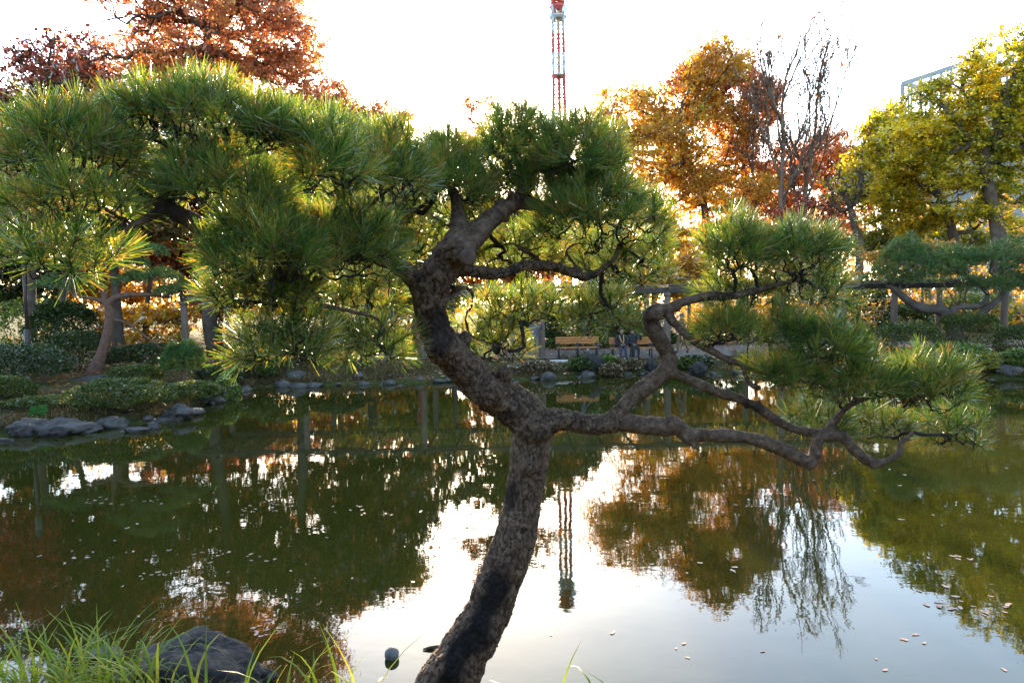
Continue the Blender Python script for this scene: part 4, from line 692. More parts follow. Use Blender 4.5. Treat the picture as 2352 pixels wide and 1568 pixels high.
while t_ < cum[-1] - 4:
    x = np.interp(t_, cum, fs[:, 0]); y = np.interp(t_, cum, fs[:, 1]); w = 0.22 + 0.75 * rg.random() ** 2.2
    wh = next(t for lim, t in ((-12.5, 'on the left shore beside the butterbur'), (-10.6, 'at the left shore below the big azalea'), (-8.8, 'at the shore below the round pine bush'), (-6, 'under the lower left needle pad'), (-3, 'at the shaded bank left of the trunk bend'), (-0.5, 'at the shaded bank just left of the leaning trunk'), (2, 'at the far shore below the standing man'), (4, 'at the far shore below the left bench'), (6, 'at the far shore below the seated pair'), (9, 'at the far shore beside the forked limb'), (14, 'at the far shore behind the right needle pads'), (99, 'at the right shore below the clipped shrubs')) if x < lim)
    lab = ('large ' if w > 0.55 else 'middling ' if w > 0.34 else 'small ') + 'grey stone ' + wh; grp = 'stones ' + wh
    rock(lab, (x + rg.normal(0, 0.12), y + rg.normal(0.06, 0.2), 0.0 + 0.08 * rg.random()), (w, w * (0.6 + 0.3 * rg.random()), w * (0.35 + 0.4 * rg.random())), 300 + k, flat=0.8, group=grp)
    if rg.random() < 0.35: rock(lab, (x + rg.normal(0, 0.4), y - 0.3 - 0.4 * rg.random(), 0.0), (w * 0.6, w * 0.45, w * 0.16), 400 + k, flat=0.8, group=grp)
    if rg.random() < 0.5 and -8 < x < 1: rock('squared stone set in the bank ' + wh.replace('at the shaded bank ', ''), (x + rg.normal(0, 0.3), y + 0.5 + 0.5 * rg.random(), 0.24), (w * 1.1, w * 0.7, w * 0.8), 500 + k, flat=0.8, group='stones set in the far bank')
    t_ += w * (0.6 + 0.6 * rg.random()) + (0.9 * rg.random() if rg.random() < 0.35 else 0); k += 1
def vrock(label, vx, ybot, wpx, hpx, z, seed, mat='rock', name='bank_rock', dep=0.8, sharp=0.25):
    c = G(vx, ybot, z); s = np.linalg.norm(c - CPOS) / FV; w, h = wpx * s, hpx * s
    return rock(label, (c[0], c[1] + w * dep * 0.35, z + h * 0.18), (w * 0.95, w * dep * 0.8, h * 1.35), seed, mat, 0.8, name=name, rz=0.0, sharp=sharp, sub=4, rough=0.42)
vrock('pointed dark standing stone in front of the left bench', 1367, 852, 44, 54, 0.2, 601, 'dark_rock')
vrock('dark standing stone leaning right of the pointed one', 1388, 838, 36, 36, 0.35, 602, 'dark_rock')
vrock('low dark boulder in front of the seated pair', 1418, 842, 40, 30, 0.3, 603, 'dark_rock')
vrock('dark blue grey boulder at the water right of the forked limb', 1610, 858, 46, 30, 0.1, 604, 'dark_rock')
vrock('small dark boulder on the bank below the standing man', 1265, 848, 26, 22, 0.25, 605, 'dark_rock')
vrock('dark stone on the bank beside the forked limb', 1500, 846, 34, 26, 0.25, 606, 'dark_rock')
vrock('long flat topped grey boulder under the small left pine', 180, 902, 110, 36, 0.32, 607)
vrock('dark boulder between the two azaleas on the left bank', 380, 905, 46, 32, 0.25, 608, 'dark_rock')
vrock('grey boulder at the water right of the big azalea', 405, 962, 66, 34, 0.05, 609)
vrock('pale pinkish boulder at the water below the big azalea', 243, 980, 56, 26, 0.05, 610)
vrock('long low stone at the left edge of the pond', 40, 1001, 84, 32, 0.02, 611)
vrock('broad low stone left of the butterbur leaves', 128, 994, 96, 28, 0.05, 612)
vrock('dark stone in front of the broad one at the left shore', 118, 1004, 56, 24, 0.0, 613, 'dark_rock')
vrock('long low stone right of the broad one at the left shore', 178, 996, 62, 20, 0.0, 614)
vrock('flat stone standing alone in the water off the left bank', 307, 994, 52, 16, 0.0, 615)
vrock('smallest stone standing in the water off the left bank', 350, 986, 26, 14, 0.0, 616)
vrock('stone cut by the left picture edge in the water', 4, 1018, 26, 14, 0.0, 617)
vrock('pale long boulder at the far right shore', 2335, 862, 60, 26, 0.1, 618)
vrock('dark boulder among the shrubs of the right bank', 2030, 808, 60, 26, 0.5, 619, 'dark_rock')
# big dark rock and stones in front
def big_rock():
    bm = bmesh.new(); bmesh.ops.create_icosphere(bm, subdivisions=5, radius=1); q = np.array([v.co[:] for v in bm.verts]); f = np.array([[v.index for v in t.verts] for t in bm.faces]); bm.free()
    rp = rng_of(77); Np = nrm(rp.normal(0, 1, (22, 3))); hp = 0.74 + 0.3 * rp.random(22); fac = np.minimum((hp[None] / np.maximum(q @ Np.T, 0.05)).min(1), 1.25)
    e, c = voronoi_edge(q * 3.1 + 3.1, 5); r = fac + 0.16 * fbm(q * 1.2 + 4, 3, 3) + 0.13 * fbm(q * 5, 4, 8) + 0.07 * fbm(q * 14, 4, 18) - 0.06 * np.clip(1 - e / 0.1, 0, 1); q = q * r[:, None]
    ridge = np.maximum(0, 1 - np.abs(q[:, 0] * 0.9 + 0.08)) ** 0.8; q[:, 2] = q[:, 2] * (0.45 + 0.75 * ridge)
    q = q * np.array([0.57, 0.40, 0.35]); c0 = P(455, 1545, 5.15)
    return tag(link('shore_rock', mesh_np('shore_rock', q, f, M['dark_rock']), loc=(float(c0[0]), float(c0[1]), 0.10)), 'big dark ridged rock behind the grass at the near shore', 'rock')
big_rock()
c0 = G(900, 1502, 0.03); rock('pale round grey stone floating alone in the pale reflection left of the trunk', (c0[0], c0[1], 0.03), (0.125, 0.11, 0.15), 621, 'pale_rock', 0.9, name='pond_stone', rough=0.1)
c0 = G(240, 1500, 0.02); rock('flat grey stone in the water behind the near grass', (c0[0], c0[1], 0.02), (0.34, 0.2, 0.1), 622, 'rock', 0.7, name='pond_stone')

# ------------------------------------------------------------------ wisteria pergola along the far bank
PX = [427, 698, 970, 1245, 1533, 1795, 2053, 2305, 2560]
pts_f = [P(x, 800, 29.0) for x in PX]; a0 = pts_f[0]
perg = thing('pergola', (a0[0], a0[1], gz(a0[0], a0[1])), 'long wisteria pergola of round brown posts and dark beams along the far bank', 'pergola')
TOPZ = 3.2
def perg_post(x, y, r):
    z0 = gz(x, y) - 0.05; mb = MB(); mb.tube([(x, y, z0), (x, y, z0 + 0.06), (x, y, (z0 + TOPZ) / 2), (x, y, TOPZ)], [r * 1.05, r, r * 0.97, r * 0.93], 14); mb.tube([(x, y, TOPZ - 0.16), (x, y, TOPZ - 0.02)], r * 1.03, 14); return mb.build('post', M['post'], perg, smooth=True)
rear = [(p[0], p[1] + 4.4) for p in pts_f]
for p in pts_f: perg_post(p[0], p[1], 0.14)
for x, y in rear: perg_post(x, y, 0.14)
for row in ([(p[0], p[1]) for p in pts_f], rear):
    for (xa, ya), (xb, yb) in zip(row[:-1], row[1:]):
        mb = MB(); L_ = math.hypot(xb - xa, yb - ya); mb.box(((xa + xb) / 2, (ya + yb) / 2, TOPZ + 0.10), (L_ - 0.01, 0.12, 0.2), math.atan2(yb - ya, xb - xa), 0.012); mb.build('beam', M['beam'], perg)
n_c = 0
for k in range(len(PX) - 1):
    for t in np.linspace(0, 1, 5)[:-1]:
        xa, ya = pts_f[k][0] * (1 - t) + pts_f[k + 1][0] * t, pts_f[k][1] * (1 - t) + pts_f[k + 1][1] * t
        mb = MB(); mb.box((xa, ya + 2.2, TOPZ + 0.255), (0.09, 5.2, 0.105), 0, 0.01); mb.build('cross_beam', M['beam'], perg)
for k in range(5):
    y_ = 0.4 + k * 0.9; mb = MB(); mb.tube([(p[0], p[1] + y_, TOPZ + 0.335) for p in pts_f], 0.026, 8); mb.build('bamboo_rail', M['post'], perg, smooth=True)
rg = rng_of(77); n = 17000; xv = a0[0] - 2 + rg.random(n) * 42; m_ = vnoise(np.stack([xv * 0.5, xv * 0, xv * 0], 1), 3) > 0.33; xv = xv[m_]; n = len(xv)
pv = np.stack([xv, 29 + 4.8 * rg.random(n), TOPZ + 0.55 - 1.1 * rg.random(n) ** 1.6], 1); V, F = leaf_quads(pv, 0.11, 5, 0.5); link('wisteria_leaves', mesh_np('wisteria_leaves', V, F, M['golden_green'], smooth=False), perg)
kb = MB(); kx = P(1278, 808, 28.6); kb.box((kx[0] + 0.9, kx[1] - 0.35, gz(kx[0] + 0.9, kx[1] - 0.35) + 0.045), (2.4, 0.16, 0.12), 0, 0.015)
tag(kb.build('kerb', solid('pale_stone', two((0.35, 0.33, 0.3), (0.5, 0.47, 0.43)), 5, 0.9)), 'pale kerb stone in front of the left bench', 'kerb', kind='structure')

# ------------------------------------------------------------------ benches
def bench(vx, label):
    c = P(vx, 808, 28.9); z = gz(c[0], c[1]) + 0.02; root = thing('park_bench', (c[0], c[1], z), label, 'bench', 'benches on the far bank'); root['_at'] = None; del root['_at']
    W = 1.78
    for x in (-0.80, 0.0, 0.80):
        mb = MB(); mb.tube([(x, -0.22, 0), (x, -0.22, 0.42), (x, -0.22, 0.60)], [0.032, 0.03, 0.03], 10); mb.tube([(x, 0.24, 0), (x, 0.2, 0.42), (x, 0.30, 0.86)], [0.032, 0.03, 0.022], 10)
        mb.tube([(x, -0.24, 0.40), (x, 0.24, 0.39)], 0.024, 8); mb.tube([(x, -0.26, 0.61), (x, -0.1, 0.63), (x, 0.24, 0.61)], [0.036, 0.03, 0.024], 10)
        lg = mb.build('leg', M['iron'], root, loc=(0, 0, 0), smooth=True)
        kb_ = MB(); q, f = rock_mesh(3, 2, 0.0, 1.0); kb_.add(q * 0.052 + np.array([x, -0.25, 0.62]), f); kb_.build('arm_knob', M['iron'], lg, loc=(0, 0, 0), smooth=True)
    for y, z_ in ((-0.18, 0.44), (-0.04, 0.44), (0.10, 0.44)):
        mb = MB(); mb.box((0, y, z_), (W, 0.115, 0.04), 0, 0.006); mb.build('seat_slat', M['slat'], root, loc=(0, 0, 0))
    for y, z_ in ((0.215, 0.63), (0.235, 0.735), (0.26, 0.84)):
        mb = MB(); mb.box((0, y, z_), (W + 0.06, 0.035, 0.09), 0, 0.006); mb.build('back_slat', M['slat'], root, loc=(0, 0, 0))
    return root, c, z
b1, b1c, b1z = bench(1327, 'empty orange slatted bench with dark legs, left of the two benches')
b2, b2c, b2z = bench(1451, 'orange slatted bench with two people sitting on it')

# ------------------------------------------------------------------ people
def cloth(name, c, v=0.25): return solid(name, two(tuple(x * (1 - v) for x in c), tuple(x * (1 + v) for x in c)), 14, 0.9, 0.3)
M['skin'] = solid('skin', two((0.25, 0.14, 0.1), (0.32, 0.19, 0.14)), 10, 0.6, 0.0)
M['hair'] = solid('dark_hair', two((0.015, 0.012, 0.01), (0.03, 0.024, 0.02)), 30, 0.6, 0.3)
M['eye'] = solid('eye', two((0.01, 0.01, 0.01), (0.02, 0.02, 0.02)), 10, 0.3, 0.0)
def person(label, at, rz, J, top, legs, shoes, hat=None, scale=1.0):
    """J: joint name -> (x, y, z); the body faces -y"""
    rad_ = dict(pelvis=.15, waist=.135, chest=.15, neckb=.07, neck=.055, head=.092, crown=.07, shl=.075, shr=.075, ell=.052, elr=.052, wrl=.036, wrr=.036, hal=.034, har=.034, hil=.10, hir=.10, knl=.07, knr=.07, anl=.048, anr=.048, tol=.04, tor=.04)
    E = [('pelvis', 'waist', 't'), ('waist', 'chest', 't'), ('chest', 'neckb', 't'), ('neckb', 'neck', 's'), ('neck', 'head', 's'), ('head', 'crown', 's')]
    for s_ in 'lr': E += [('chest', 'sh' + s_, 't'), ('sh' + s_, 'el' + s_, 't'), ('el' + s_, 'wr' + s_, 't'), ('wr' + s_, 'ha' + s_, 's'), ('pelvis', 'hi' + s_, 'l'), ('hi' + s_, 'kn' + s_, 'l'), ('kn' + s_, 'an' + s_, 'l'), ('an' + s_, 'to' + s_, 'f')]
    names = list(rad_); idx = {n_: i for i, n_ in enumerate(names)}; me = bpy.data.meshes.new('p'); me.from_pydata([J[n_] for n_ in names], [(idx[a], idx[b]) for a, b, _ in E], [])
    o = bpy.data.objects.new('p', me); COL.objects.link(o); md = o.modifiers.new('k', 'SKIN'); md.use_smooth_shade = True
    sv = me.skin_vertices[0].data if me.skin_vertices else None
    if sv is None:
        bm = bmesh.new(); bm.from_mesh(me); bm.verts.layers.skin.verify(); bm.to_mesh(me); bm.free(); sv = me.skin_vertices[0].data
    for i, n_ in enumerate(names): sv[i].radius = (rad_[n_] * (1.12 if n_ in ('chest', 'waist', 'pelvis') else 1), rad_[n_] * (0.8 if n_ in ('chest', 'waist', 'pelvis') else 1)); sv[i].use_root = (n_ == 'pelvis')
    ss = o.modifiers.new('u', 'SUBSURF'); ss.levels = 1; ss.render_levels = 1
    body = bpy.data.meshes.new_from_object(o.evaluated_get(bpy.context.evaluated_depsgraph_get())); bpy.data.objects.remove(o)
    n = len(body.vertices); V = np.zeros(n * 3, np.float32); body.vertices.foreach_get('co', V); V = V.reshape(-1, 3).astype(float)
    F = [list(p.vertices) for p in body.polygons]; ctr = np.array([V[f].mean(0) for f in F]); best = np.full(len(F), 9.0); mi = np.zeros(len(F), int); code = dict(s=0, t=1, l=2, f=3)
    for a, b, t in E:
        A, B = np.array(J[a]), np.array(J[b]); ab = B - A; u = np.clip(((ctr - A) @ ab) / max(ab @ ab, 1e-9), 0, 1); d_ = np.linalg.norm(ctr - A - u[:, None] * ab, axis=1) / (0.5 * (rad_[a] + rad_[b]))
        m_ = d_ < best; best[m_] = d_[m_]; mi[m_] = code[t]
    mb = MB(); V4 = np.array([f for f in F if len(f) == 4]); mats = list(mi[[len(f) == 4 for f in F]]); mb.add(V, V4)
    ex = []
    for s_ in 'lr':   # four fingers and a thumb on each hand
        h = np.array(J['ha' + s_]); w = np.array(J['wr' + s_]); dr = nrm(h - w); sd_ = nrm(np.cross(dr, [0.2, 0.9, 0.3])); pal = np.cross(dr, sd_)
        for k, (o_, l_) in enumerate(((-.024, .062), (-.008, .072), (.008, .068), (.023, .054))):
            b_ = h + sd_ * o_; ex.append((np.array([b_, b_ + dr * l_ * .55, b_ + dr * l_ * .95 + pal * l_ * .3]), [.0095, .009, .007]))
        b_ = w + (h - w) * .5 + sd_ * -.03; ex.append((np.array([b_, b_ + dr * .03 - sd_ * .025, b_ + dr * .06 - sd_ * .03]), [.011, .010, .008]))
    hd = np.array(J['head']); fw = np.array([0, -1.0, 0]); ex.append((np.array([hd + fw * .085 + [0, 0, .015], hd + fw * .112 + [0, 0, -.02], hd + fw * .09 + [0, 0, -.03]]), [.008, .013, .006]))
    ex.append((np.array([hd + fw * .086 + [-.025, 0, -.055], hd + fw * .093 + [0, 0, -.057], hd + fw * .086 + [.025, 0, -.055]]), [.005, .008, .005]))
    for s_ in (-1, 1): ex.append((np.array([hd + [s_ * .09, .01, .03], hd + [s_ * .102, .015, 0], hd + [s_ * .09, .005, -.03]]), [.01, .014, .008]))
    tris = 0
    for pp, rr_ in ex:
        Vq, Q, T = sweep(pp, np.array(rr_), 6); mb.add(Vq, Q, T); mats += [0] * len(Q); tris += len(T)
    qs, fs_ = rock_mesh(1, 1, 0, 1.0)
    for s_ in (-1, 1): mb.add(qs * .011 + hd + fw * .088 + np.array([s_ * .032, 0, .012]), fs_)
    mats = np.concatenate([mats, np.zeros(tris, int), np.full(2 * len(fs_), 4)])
    V = np.concatenate(mb.V) * scale; Qs = np.concatenate(mb.F[4]); Ts = np.concatenate(mb.F[3])
    o = link('person', mesh_np('person', V, [Qs, Ts], [M['skin'], top, legs, shoes, M['eye']], True, mats), loc=tuple(at)); o.rotation_euler = (0, 0, rz); tag(o, label, 'person')
    qh, fh = rock_mesh(5, 3, 0.08, 1.0); keep = (qh[:, 2] > -0.15 - 0.5 * (qh[:, 1] > 0.1)) & ~((qh[:, 1] < -0.45) & (qh[:, 2] < 0.35)); fk = fh[keep[fh].all(1)]
    hs = (qh * np.array([.104, .112, .108]) + hd + np.array([0, .012, .03])) * scale
    link('hair' if hat is None else 'hat', mesh_np('hair', hs, fk, M['hair'] if hat is None else hat), o, loc=(0, 0, 0))
    return o
STAND = dict(pelvis=(0, 0, .95), waist=(0, 0, 1.1), chest=(0, 0, 1.3), neckb=(0, 0, 1.44), neck=(0, -.01, 1.5), head=(0, -.02, 1.61), crown=(0, -.01, 1.68), shl=(-.19, 0, 1.40), shr=(.19, 0, 1.40), ell=(-.25, .02, 1.13), elr=(.25, .02, 1.13), wrl=(-.25, -.08, .92), wrr=(.25, -.08, .92), hal=(-.25, -.11, .85), har=(.25, -.11, .85), hil=(-.1, 0, .90), hir=(.1, 0, .90), knl=(-.1, -.02, .5), knr=(.1, -.02, .5), anl=(-.1, .02, .08), anr=(.1, .02, .08), tol=(-.1, -.14, .04), tor=(.1, -.14, .04))
SIT = dict(STAND); SIT.update({k: (v[0], v[1] + (.06 if v[2] > 1.2 else .03), v[2] - .41) for k, v in STAND.items() if v[2] > .84}); SIT.update(hil=(-.1, 0, .52), hir=(.1, 0, .52), knl=(-.11, -.42, .5), knr=(.10, -.42, .5), anl=(-.11, -.42, .09), anr=(.10, -.40, .09), tol=(-.11, -.56, .04), tor=(.10, -.55, .04), ell=(-.26, -.03, .74), elr=(.26, -.03, .74), wrl=(-.08, -.25, .64), wrr=(.08, -.26, .64), hal=(-.02, -.3, .63), har=(.03, -.31, .63))
PHONE = dict(SIT); PHONE.update(elr=(.27, -.2, .82), wrr=(.26, -.32, 1.02), har=(.25, -.34, 1.09))
UPARM = dict(STAND); UPARM.update(ell=(-.3, -.1, 1.32), elr=(.3, -.1, 1.32), wrl=(-.16, -.26, 1.52), wrr=(.16, -.26, 1.52), hal=(-.1, -.28, 1.57), har=(.1, -.28, 1.57))
WALK = dict(STAND); WALK.update(knl=(-.1, -.16, .52), anl=(-.1, -.16, .1), tol=(-.1, -.32, .05), knr=(.1, .08, .5), anr=(.1, .26, .12), tor=(.1, .14, .04), elr=(.26, -.1, 1.12), wrr=(.22, -.24, .96), har=(.2, -.29, .92))
CROUCH = dict(STAND); CROUCH.update({k: (v[0], v[1] + (-.18 if v[2] > 1.2 else 0), v[2] - .5) for k, v in STAND.items() if v[2] > .84}); CROUCH.update(hil=(-.1, 0, .42), hir=(.1, 0, .42), knl=(-.14, -.36, .48), knr=(.14, -.34, .46), anl=(-.13, -.12, .08), anr=(.13, -.1, .08), tol=(-.13, -.28, .04), tor=(.13, -.26, .04), wrl=(-.12, -.42, .55), wrr=(.12, -.42, .55), hal=(-.08, -.47, .53), har=(.08, -.47, .53))
blk = cloth('black_cloth', (.018, .018, .022)); nav = cloth('navy_cloth', (.03, .035, .05)); gry = cloth('grey_cloth', (.075, .075, .095)); bei = cloth('beige_cloth', (.17, .115, .06)); wht = cloth('white_shoe', (.4, .4, .38)); red_ = cloth('dusty_red_cloth', (.16, .03, .026)); blu = cloth('blue_cloth', (.015, .05, .17)); tan_ = cloth('tan_pattern_cloth', (.13, .08, .042), 0.6); pal = cloth('pale_hat', (.3, .25, .21))
y_b2 = b2c[1]
def on_bench(dx): return (b2c[0] + dx, b2c[1] + 0.02, b2z - 0.035)
p1 = person('person in black jacket with yellow strap sitting with hands in lap, left on the bench', on_bench(-0.42), 0.0, SIT, blk, nav, blk)
mb = MB(); mb.tube([(-.10, -.03, 1.02), (-.09, -.13, .92), (-.03, -.20, .76), (.03, -.22, .70)], .014, 6); mb.tube([(.07, -.03, 1.02), (.07, -.13, .92), (.06, -.2, .78), (.05, -.22, .70)], .014, 6); mb.build('strap', cloth('yellow_strap', (.5, .28, .05)), p1, loc=(0, 0, 0), smooth=True)
person('person in dark coat holding up a phone, right on the bench', on_bench(0.06), 0.15, PHONE, blk, blk, blk)
c = P(1228, 806, 28.4); person('person in grey jacket and beige trousers standing with raised arms by a pergola post', (c[0], c[1], gz(c[0], c[1])), 0.5, UPARM, gry, bei, blk)
c = P(1338, 800, 30.3); person('person in grey top and black trousers walking behind the empty bench', (c[0], c[1], gz(c[0], c[1]) + .03), 1.3, WALK, gry, blk, wht)
c = P(1182, 800, 29.3); person('person in blue jacket and white hat crouching left of the standing man', (c[0], c[1], gz(c[0], c[1]) + .03), 0.4, CROUCH, blu, nav, blk, hat=cloth('white_hat', (.6, .6, .6)))
c = P(966, 806, 29.0); person('person in dusty red coat half hidden behind the leaning trunk', (c[0], c[1], gz(c[0], c[1])), 0.9, STAND, red_, red_, blk)
c = P(1567, 806, 29.6); person('person in tan patterned coat behind the forked limb', (c[0], c[1], gz(c[0], c[1]) + .02), -1.1, WALK, tan_, tan_, blk)
c = P(1925, 780, 29.5); person('person in dark clothes with a pale knitted hat beyond the right needle pads', (c[0], c[1], gz(c[0], c[1])), -0.6, dict(STAND), nav, nav, blk, hat=pal, scale=0.97)

# ------------------------------------------------------------------ lamp post on the left bank
c = P(65, 800, 25.5); z0 = gz(c[0], c[1]); lp = thing('lamp_post', (c[0], c[1], z0), 'dark brown lamp post with a small pale notice at the left edge', 'lamp post')
brn = solid('dark_brown_paint', two((.03, .018, .014), (.05, .03, .024)), 6, .5, .1)
mb = MB(); mb.tube([(c[0], c[1], z0 - .05), (c[0], c[1], z0 + .3), (c[0], c[1], z0 + 1.55), (c[0], c[1], z0 + 1.6)], [.125, .115, .11, .085], 14); mb.build('base', brn, lp, smooth=True)
mb = MB(); mb.tube([(c[0], c[1], z0 + 1.55), (c[0], c[1], z0 + 4.2)], [.062, .05], 12); mb.build('pole', brn, lp, smooth=True)
mb = MB(); mb.tube([(c[0], c[1], z0 + 4.15), (c[0], c[1], z0 + 4.25), (c[0], c[1], z0 + 4.7), (c[0], c[1], z0 + 4.78)], [.06, .10, .13, .14], 14); lh = mb.build('lantern', solid('smoked_glass', two((.05, .05, .045), (.08, .08, .07)), 4, .3, 0), lp, smooth=True)
mb = MB(); mb.tube([(c[0], c[1], z0 + 4.78), (c[0], c[1], z0 + 4.85), (c[0], c[1], z0 + 4.98)], [.17, .15, .03], 14); mb.build('cap', brn, lp, smooth=True)
mb = MB(); mb.box((c[0] + .012, c[1] - .126, z0 + .40), (.11, .006, .24)); no_ = mb.build('notice', solid('pale_notice', two((.55, .52, .42), (.6, .57, .47)), 3, .7, 0), lp)
mb = MB(); mb.box((c[0] + .012, c[1] - .131, z0 + .47), (.045, .003, .05)); mb.box((c[0] + .012, c[1] - .131, z0 + .40), (.07, .003, .012)); mb.box((c[0] + .012, c[1] - .131, z0 + .36), (.06, .003, .012)); mb.build('notice_print', M['iron'], no_)

# ------------------------------------------------------------------ radio mast, glass building, stone wall
D_T = 350.0; c = P(1284, 230, D_T); mx_, my_ = c[0], c[1]; sT = D_T / FV; zh = lambda y: P(1284, y, D_T)[2]
mast = thing('radio_mast', (mx_, my_, 0.6), 'tall red and white lattice radio mast with round platforms above the trees', 'radio mast')
m_red = solid('mast_red', two((.3, .045, .05), (.36, .06, .065)), .2, .5, 0); m_wht = solid('mast_white', two((.26, .29, .32), (.34, .37, .4)), .2, .5, 0); m_core = solid('mast_core', two((.26, .2, .13), (.34, .27, .19)), .2, .7, 0)
ys = [-8, 2, 21, 43, 64, 85, 107, 128, 153, 175, 197, 219, 241, 262, 284, 306, 328, 350, 372, 394, 416, 438, 460, 482, 504, 526, 548, 570, 592, 614, 636, 658, 680]
for y0, y1 in zip(ys[:-1], ys[1:]):
    za, zb = zh(y1), zh(y0); w = 2.75 + max(0, y0 - 180) * 0.004; ym = (y0 + y1) / 2
    mt = m_red if (ym < 30 or 85 < ym < 128 or 175 < ym < 262 or int((ym - 262) // 44) % 2 == 1 and ym > 262) else m_wht; mb = MB()
    for a in (-1, 1):
        for b in (-1, 1): mb.tube([(mx_ + a * w, my_ + b * w, za), (mx_ + a * w, my_ + b * w, zb)], 0.62, 8)
    for b in (-1, 1):
        mb.tube([(mx_ - w, my_ + b * w, zb - .45), (mx_ + w, my_ + b * w, zb - .45)], .38, 6); mb.tube([(mx_ + b * w, my_ - w, zb - .45), (mx_ + b * w, my_ + w, zb - .45)], .38, 6)
        mb.tube([(mx_ - w * .9, my_ + b * w, zb - .5), (mx_ + .3, my_ + b * w, za + .3)], .2, 6)
    mb.build('mast_section', mt, mast, smooth=True); co = MB(); co.tube([(mx_ + .2, my_, za), (mx_ + .2, my_, zb)], .85, 10); co.build('core', mt if mt is m_red else m_core, mast, smooth=True)
for y, r, h, mt in ((43, 4.5, 1.5, m_wht), (175, 4.0, .9, m_wht), (21, 4.2, 2.0, m_red), (1, 4.3, 1.6, m_red), (-9, 4.2, 1.2, m_red)):
    mb = MB(); z = zh(y); mb.tube([(mx_, my_, z - h), (mx_, my_, z - h * .4), (mx_, my_, z), (mx_, my_, z + .1)], [r * .8, r, r, r * .97], 24); pf = mb.build('platform', mt, mast, smooth=False)
    mb = MB(); a_ = np.linspace(0, 2 * np.pi, 25); mb.tube(np.stack([mx_ + r * np.cos(a_), my_ + r * np.sin(a_), np.full(25, z + 1.1)], 1), .07, 5); mb.build('railing', mt, pf)
for dx, y, r in ((3.4, 34, 1.5), (2.2, 10, 1.0), (5.0, 22, .55), (-4.4, 47, 1.0)):
    mb = MB(); z = zh(y); mb.tube([(mx_ + dx, my_ - 3.2, z), (mx_ + dx, my_ - 3.5, z), (mx_ + dx, my_ - 4.0, z), (mx_ + dx, my_ - 4.05, z)], [r * .5, r * .98, r, r * .9], 18); mb.tube([(mx_ + dx * .7, my_ - 2.7, z), (mx_ + dx, my_ - 3.3, z)], .15, 6); mb.build('dish', solid('dish_blue', two((.42, .5, .56), (.5, .57, .62)), .5, .5, 0), mast, smooth=True)
mb = MB(); zt = zh(-9); mb.tube([(mx_, my_, zt), (mx_, my_, zt + 1), (mx_, my_, zt + 2.4), (mx_, my_, zt + 3.2), (mx_, my_, zt + 3.6)], [2.0, 2.3, 1.7, .8, .1], 20); mb.build('dome', m_wht, mast, smooth=True)

A_ = P(2073, 193, 230); B_ = P(2230, 140, 209); B_[2] = A_[2]; e_ = nrm((B_ - A_) * np.array([1, 1, 0])); W_ = np.linalg.norm((B_ - A_)[:2]) + 14; n_ = np.array([-e_[1], e_[0], 0]); n_ = n_ if n_[1] > 0 else -n_
bd = thing('glass_office_building', (A_[0], A_[1], 0.6), 'pale glass office building with open steel crown behind the camphor trees', 'building')
stl = solid('pale_steel', two((.17, .2, .23), (.22, .25, .28)), .3, .5, 0); FH = 4.6; ZT = A_[2]; ang_ = math.atan2(e_[1], e_[0])
gm, N_, L_2 = new_mat('curtain_glass'); b_ = N_.new('ShaderNodeBsdfPrincipled'); b_.inputs['Base Color'].default_value = (.1, .14, .17, 1); b_.inputs['Roughness'].default_value = .25; o_ = N_.new('ShaderNodeOutputMaterial'); L_2.new(b_.outputs[0], o_.inputs[0])
mb = MB(); cc = A_ + e_ * W_ / 2 + n_ * 12; mb.box((cc[0], cc[1], (ZT - 3 * FH) / 2), (W_ - .6, 23.4, ZT - 3 * FH), ang_); mb.build('tower_block', solid('block_grey', two((.1, .12, .14), (.14, .16, .18)), .2, .6, 0), bd)
nb = int(W_ / 3.2)
for side in (0, 1):
    for k in range(nb + 1):
        p = A_ + e_ * (W_ * k / nb) + n_ * 24 * side; mb = MB(); mb.box((p[0], p[1], ZT - 3.5 * FH), (.5 if k else 1.1, .5, 7 * FH), ang_); mb.build('mullion', stl, bd)
for side in (0, 1):
    for k in range(7):
        p = A_ + e_ * W_ / 2 + n_ * 24 * side; mb = MB(); mb.box((p[0], p[1], ZT - k * FH), (W_ + .6, .44, 1.5 if k == 0 else .4), ang_); mb.build('floor_beam', stl, bd)
for k in range(4):
    p = A_ + e_ * .0 + n_ * (3 + 6 * k); mb = MB(); mb.box((p[0], p[1], ZT - 3.5 * FH), (.4, .4, 7 * FH), ang_); mb.build('mullion', stl, bd)
mb = MB(); p = A_ + n_ * 12; mb.box((p[0], p[1], ZT - .1), (.42, 23.4, 1.3), ang_); mb.build('floor_beam', stl, bd)
for k in range(nb):
    pa = A_ + e_ * (W_ * k / nb) - n_ * .1; pb_ = A_ + e_ * (W_ * (k + 1) / nb) - n_ * .1; mb = MB(); mb.tube([pa - [0, 0, 1.0], pb_ - [0, 0, FH]], .16, 5); mb.tube([pb_ - [0, 0, 1.0], pa - [0, 0, FH]], .16, 5); mb.build('brace', stl, bd)
    for f in range(3, 7):
        p = A_ + e_ * (W_ * (k + .5) / nb) + n_ * .05; mb = MB(); mb.box((p[0], p[1], ZT - (f + .5) * FH), (W_ / nb - .5, .12, FH - .4), ang_); mb.build('pane', gm, bd)

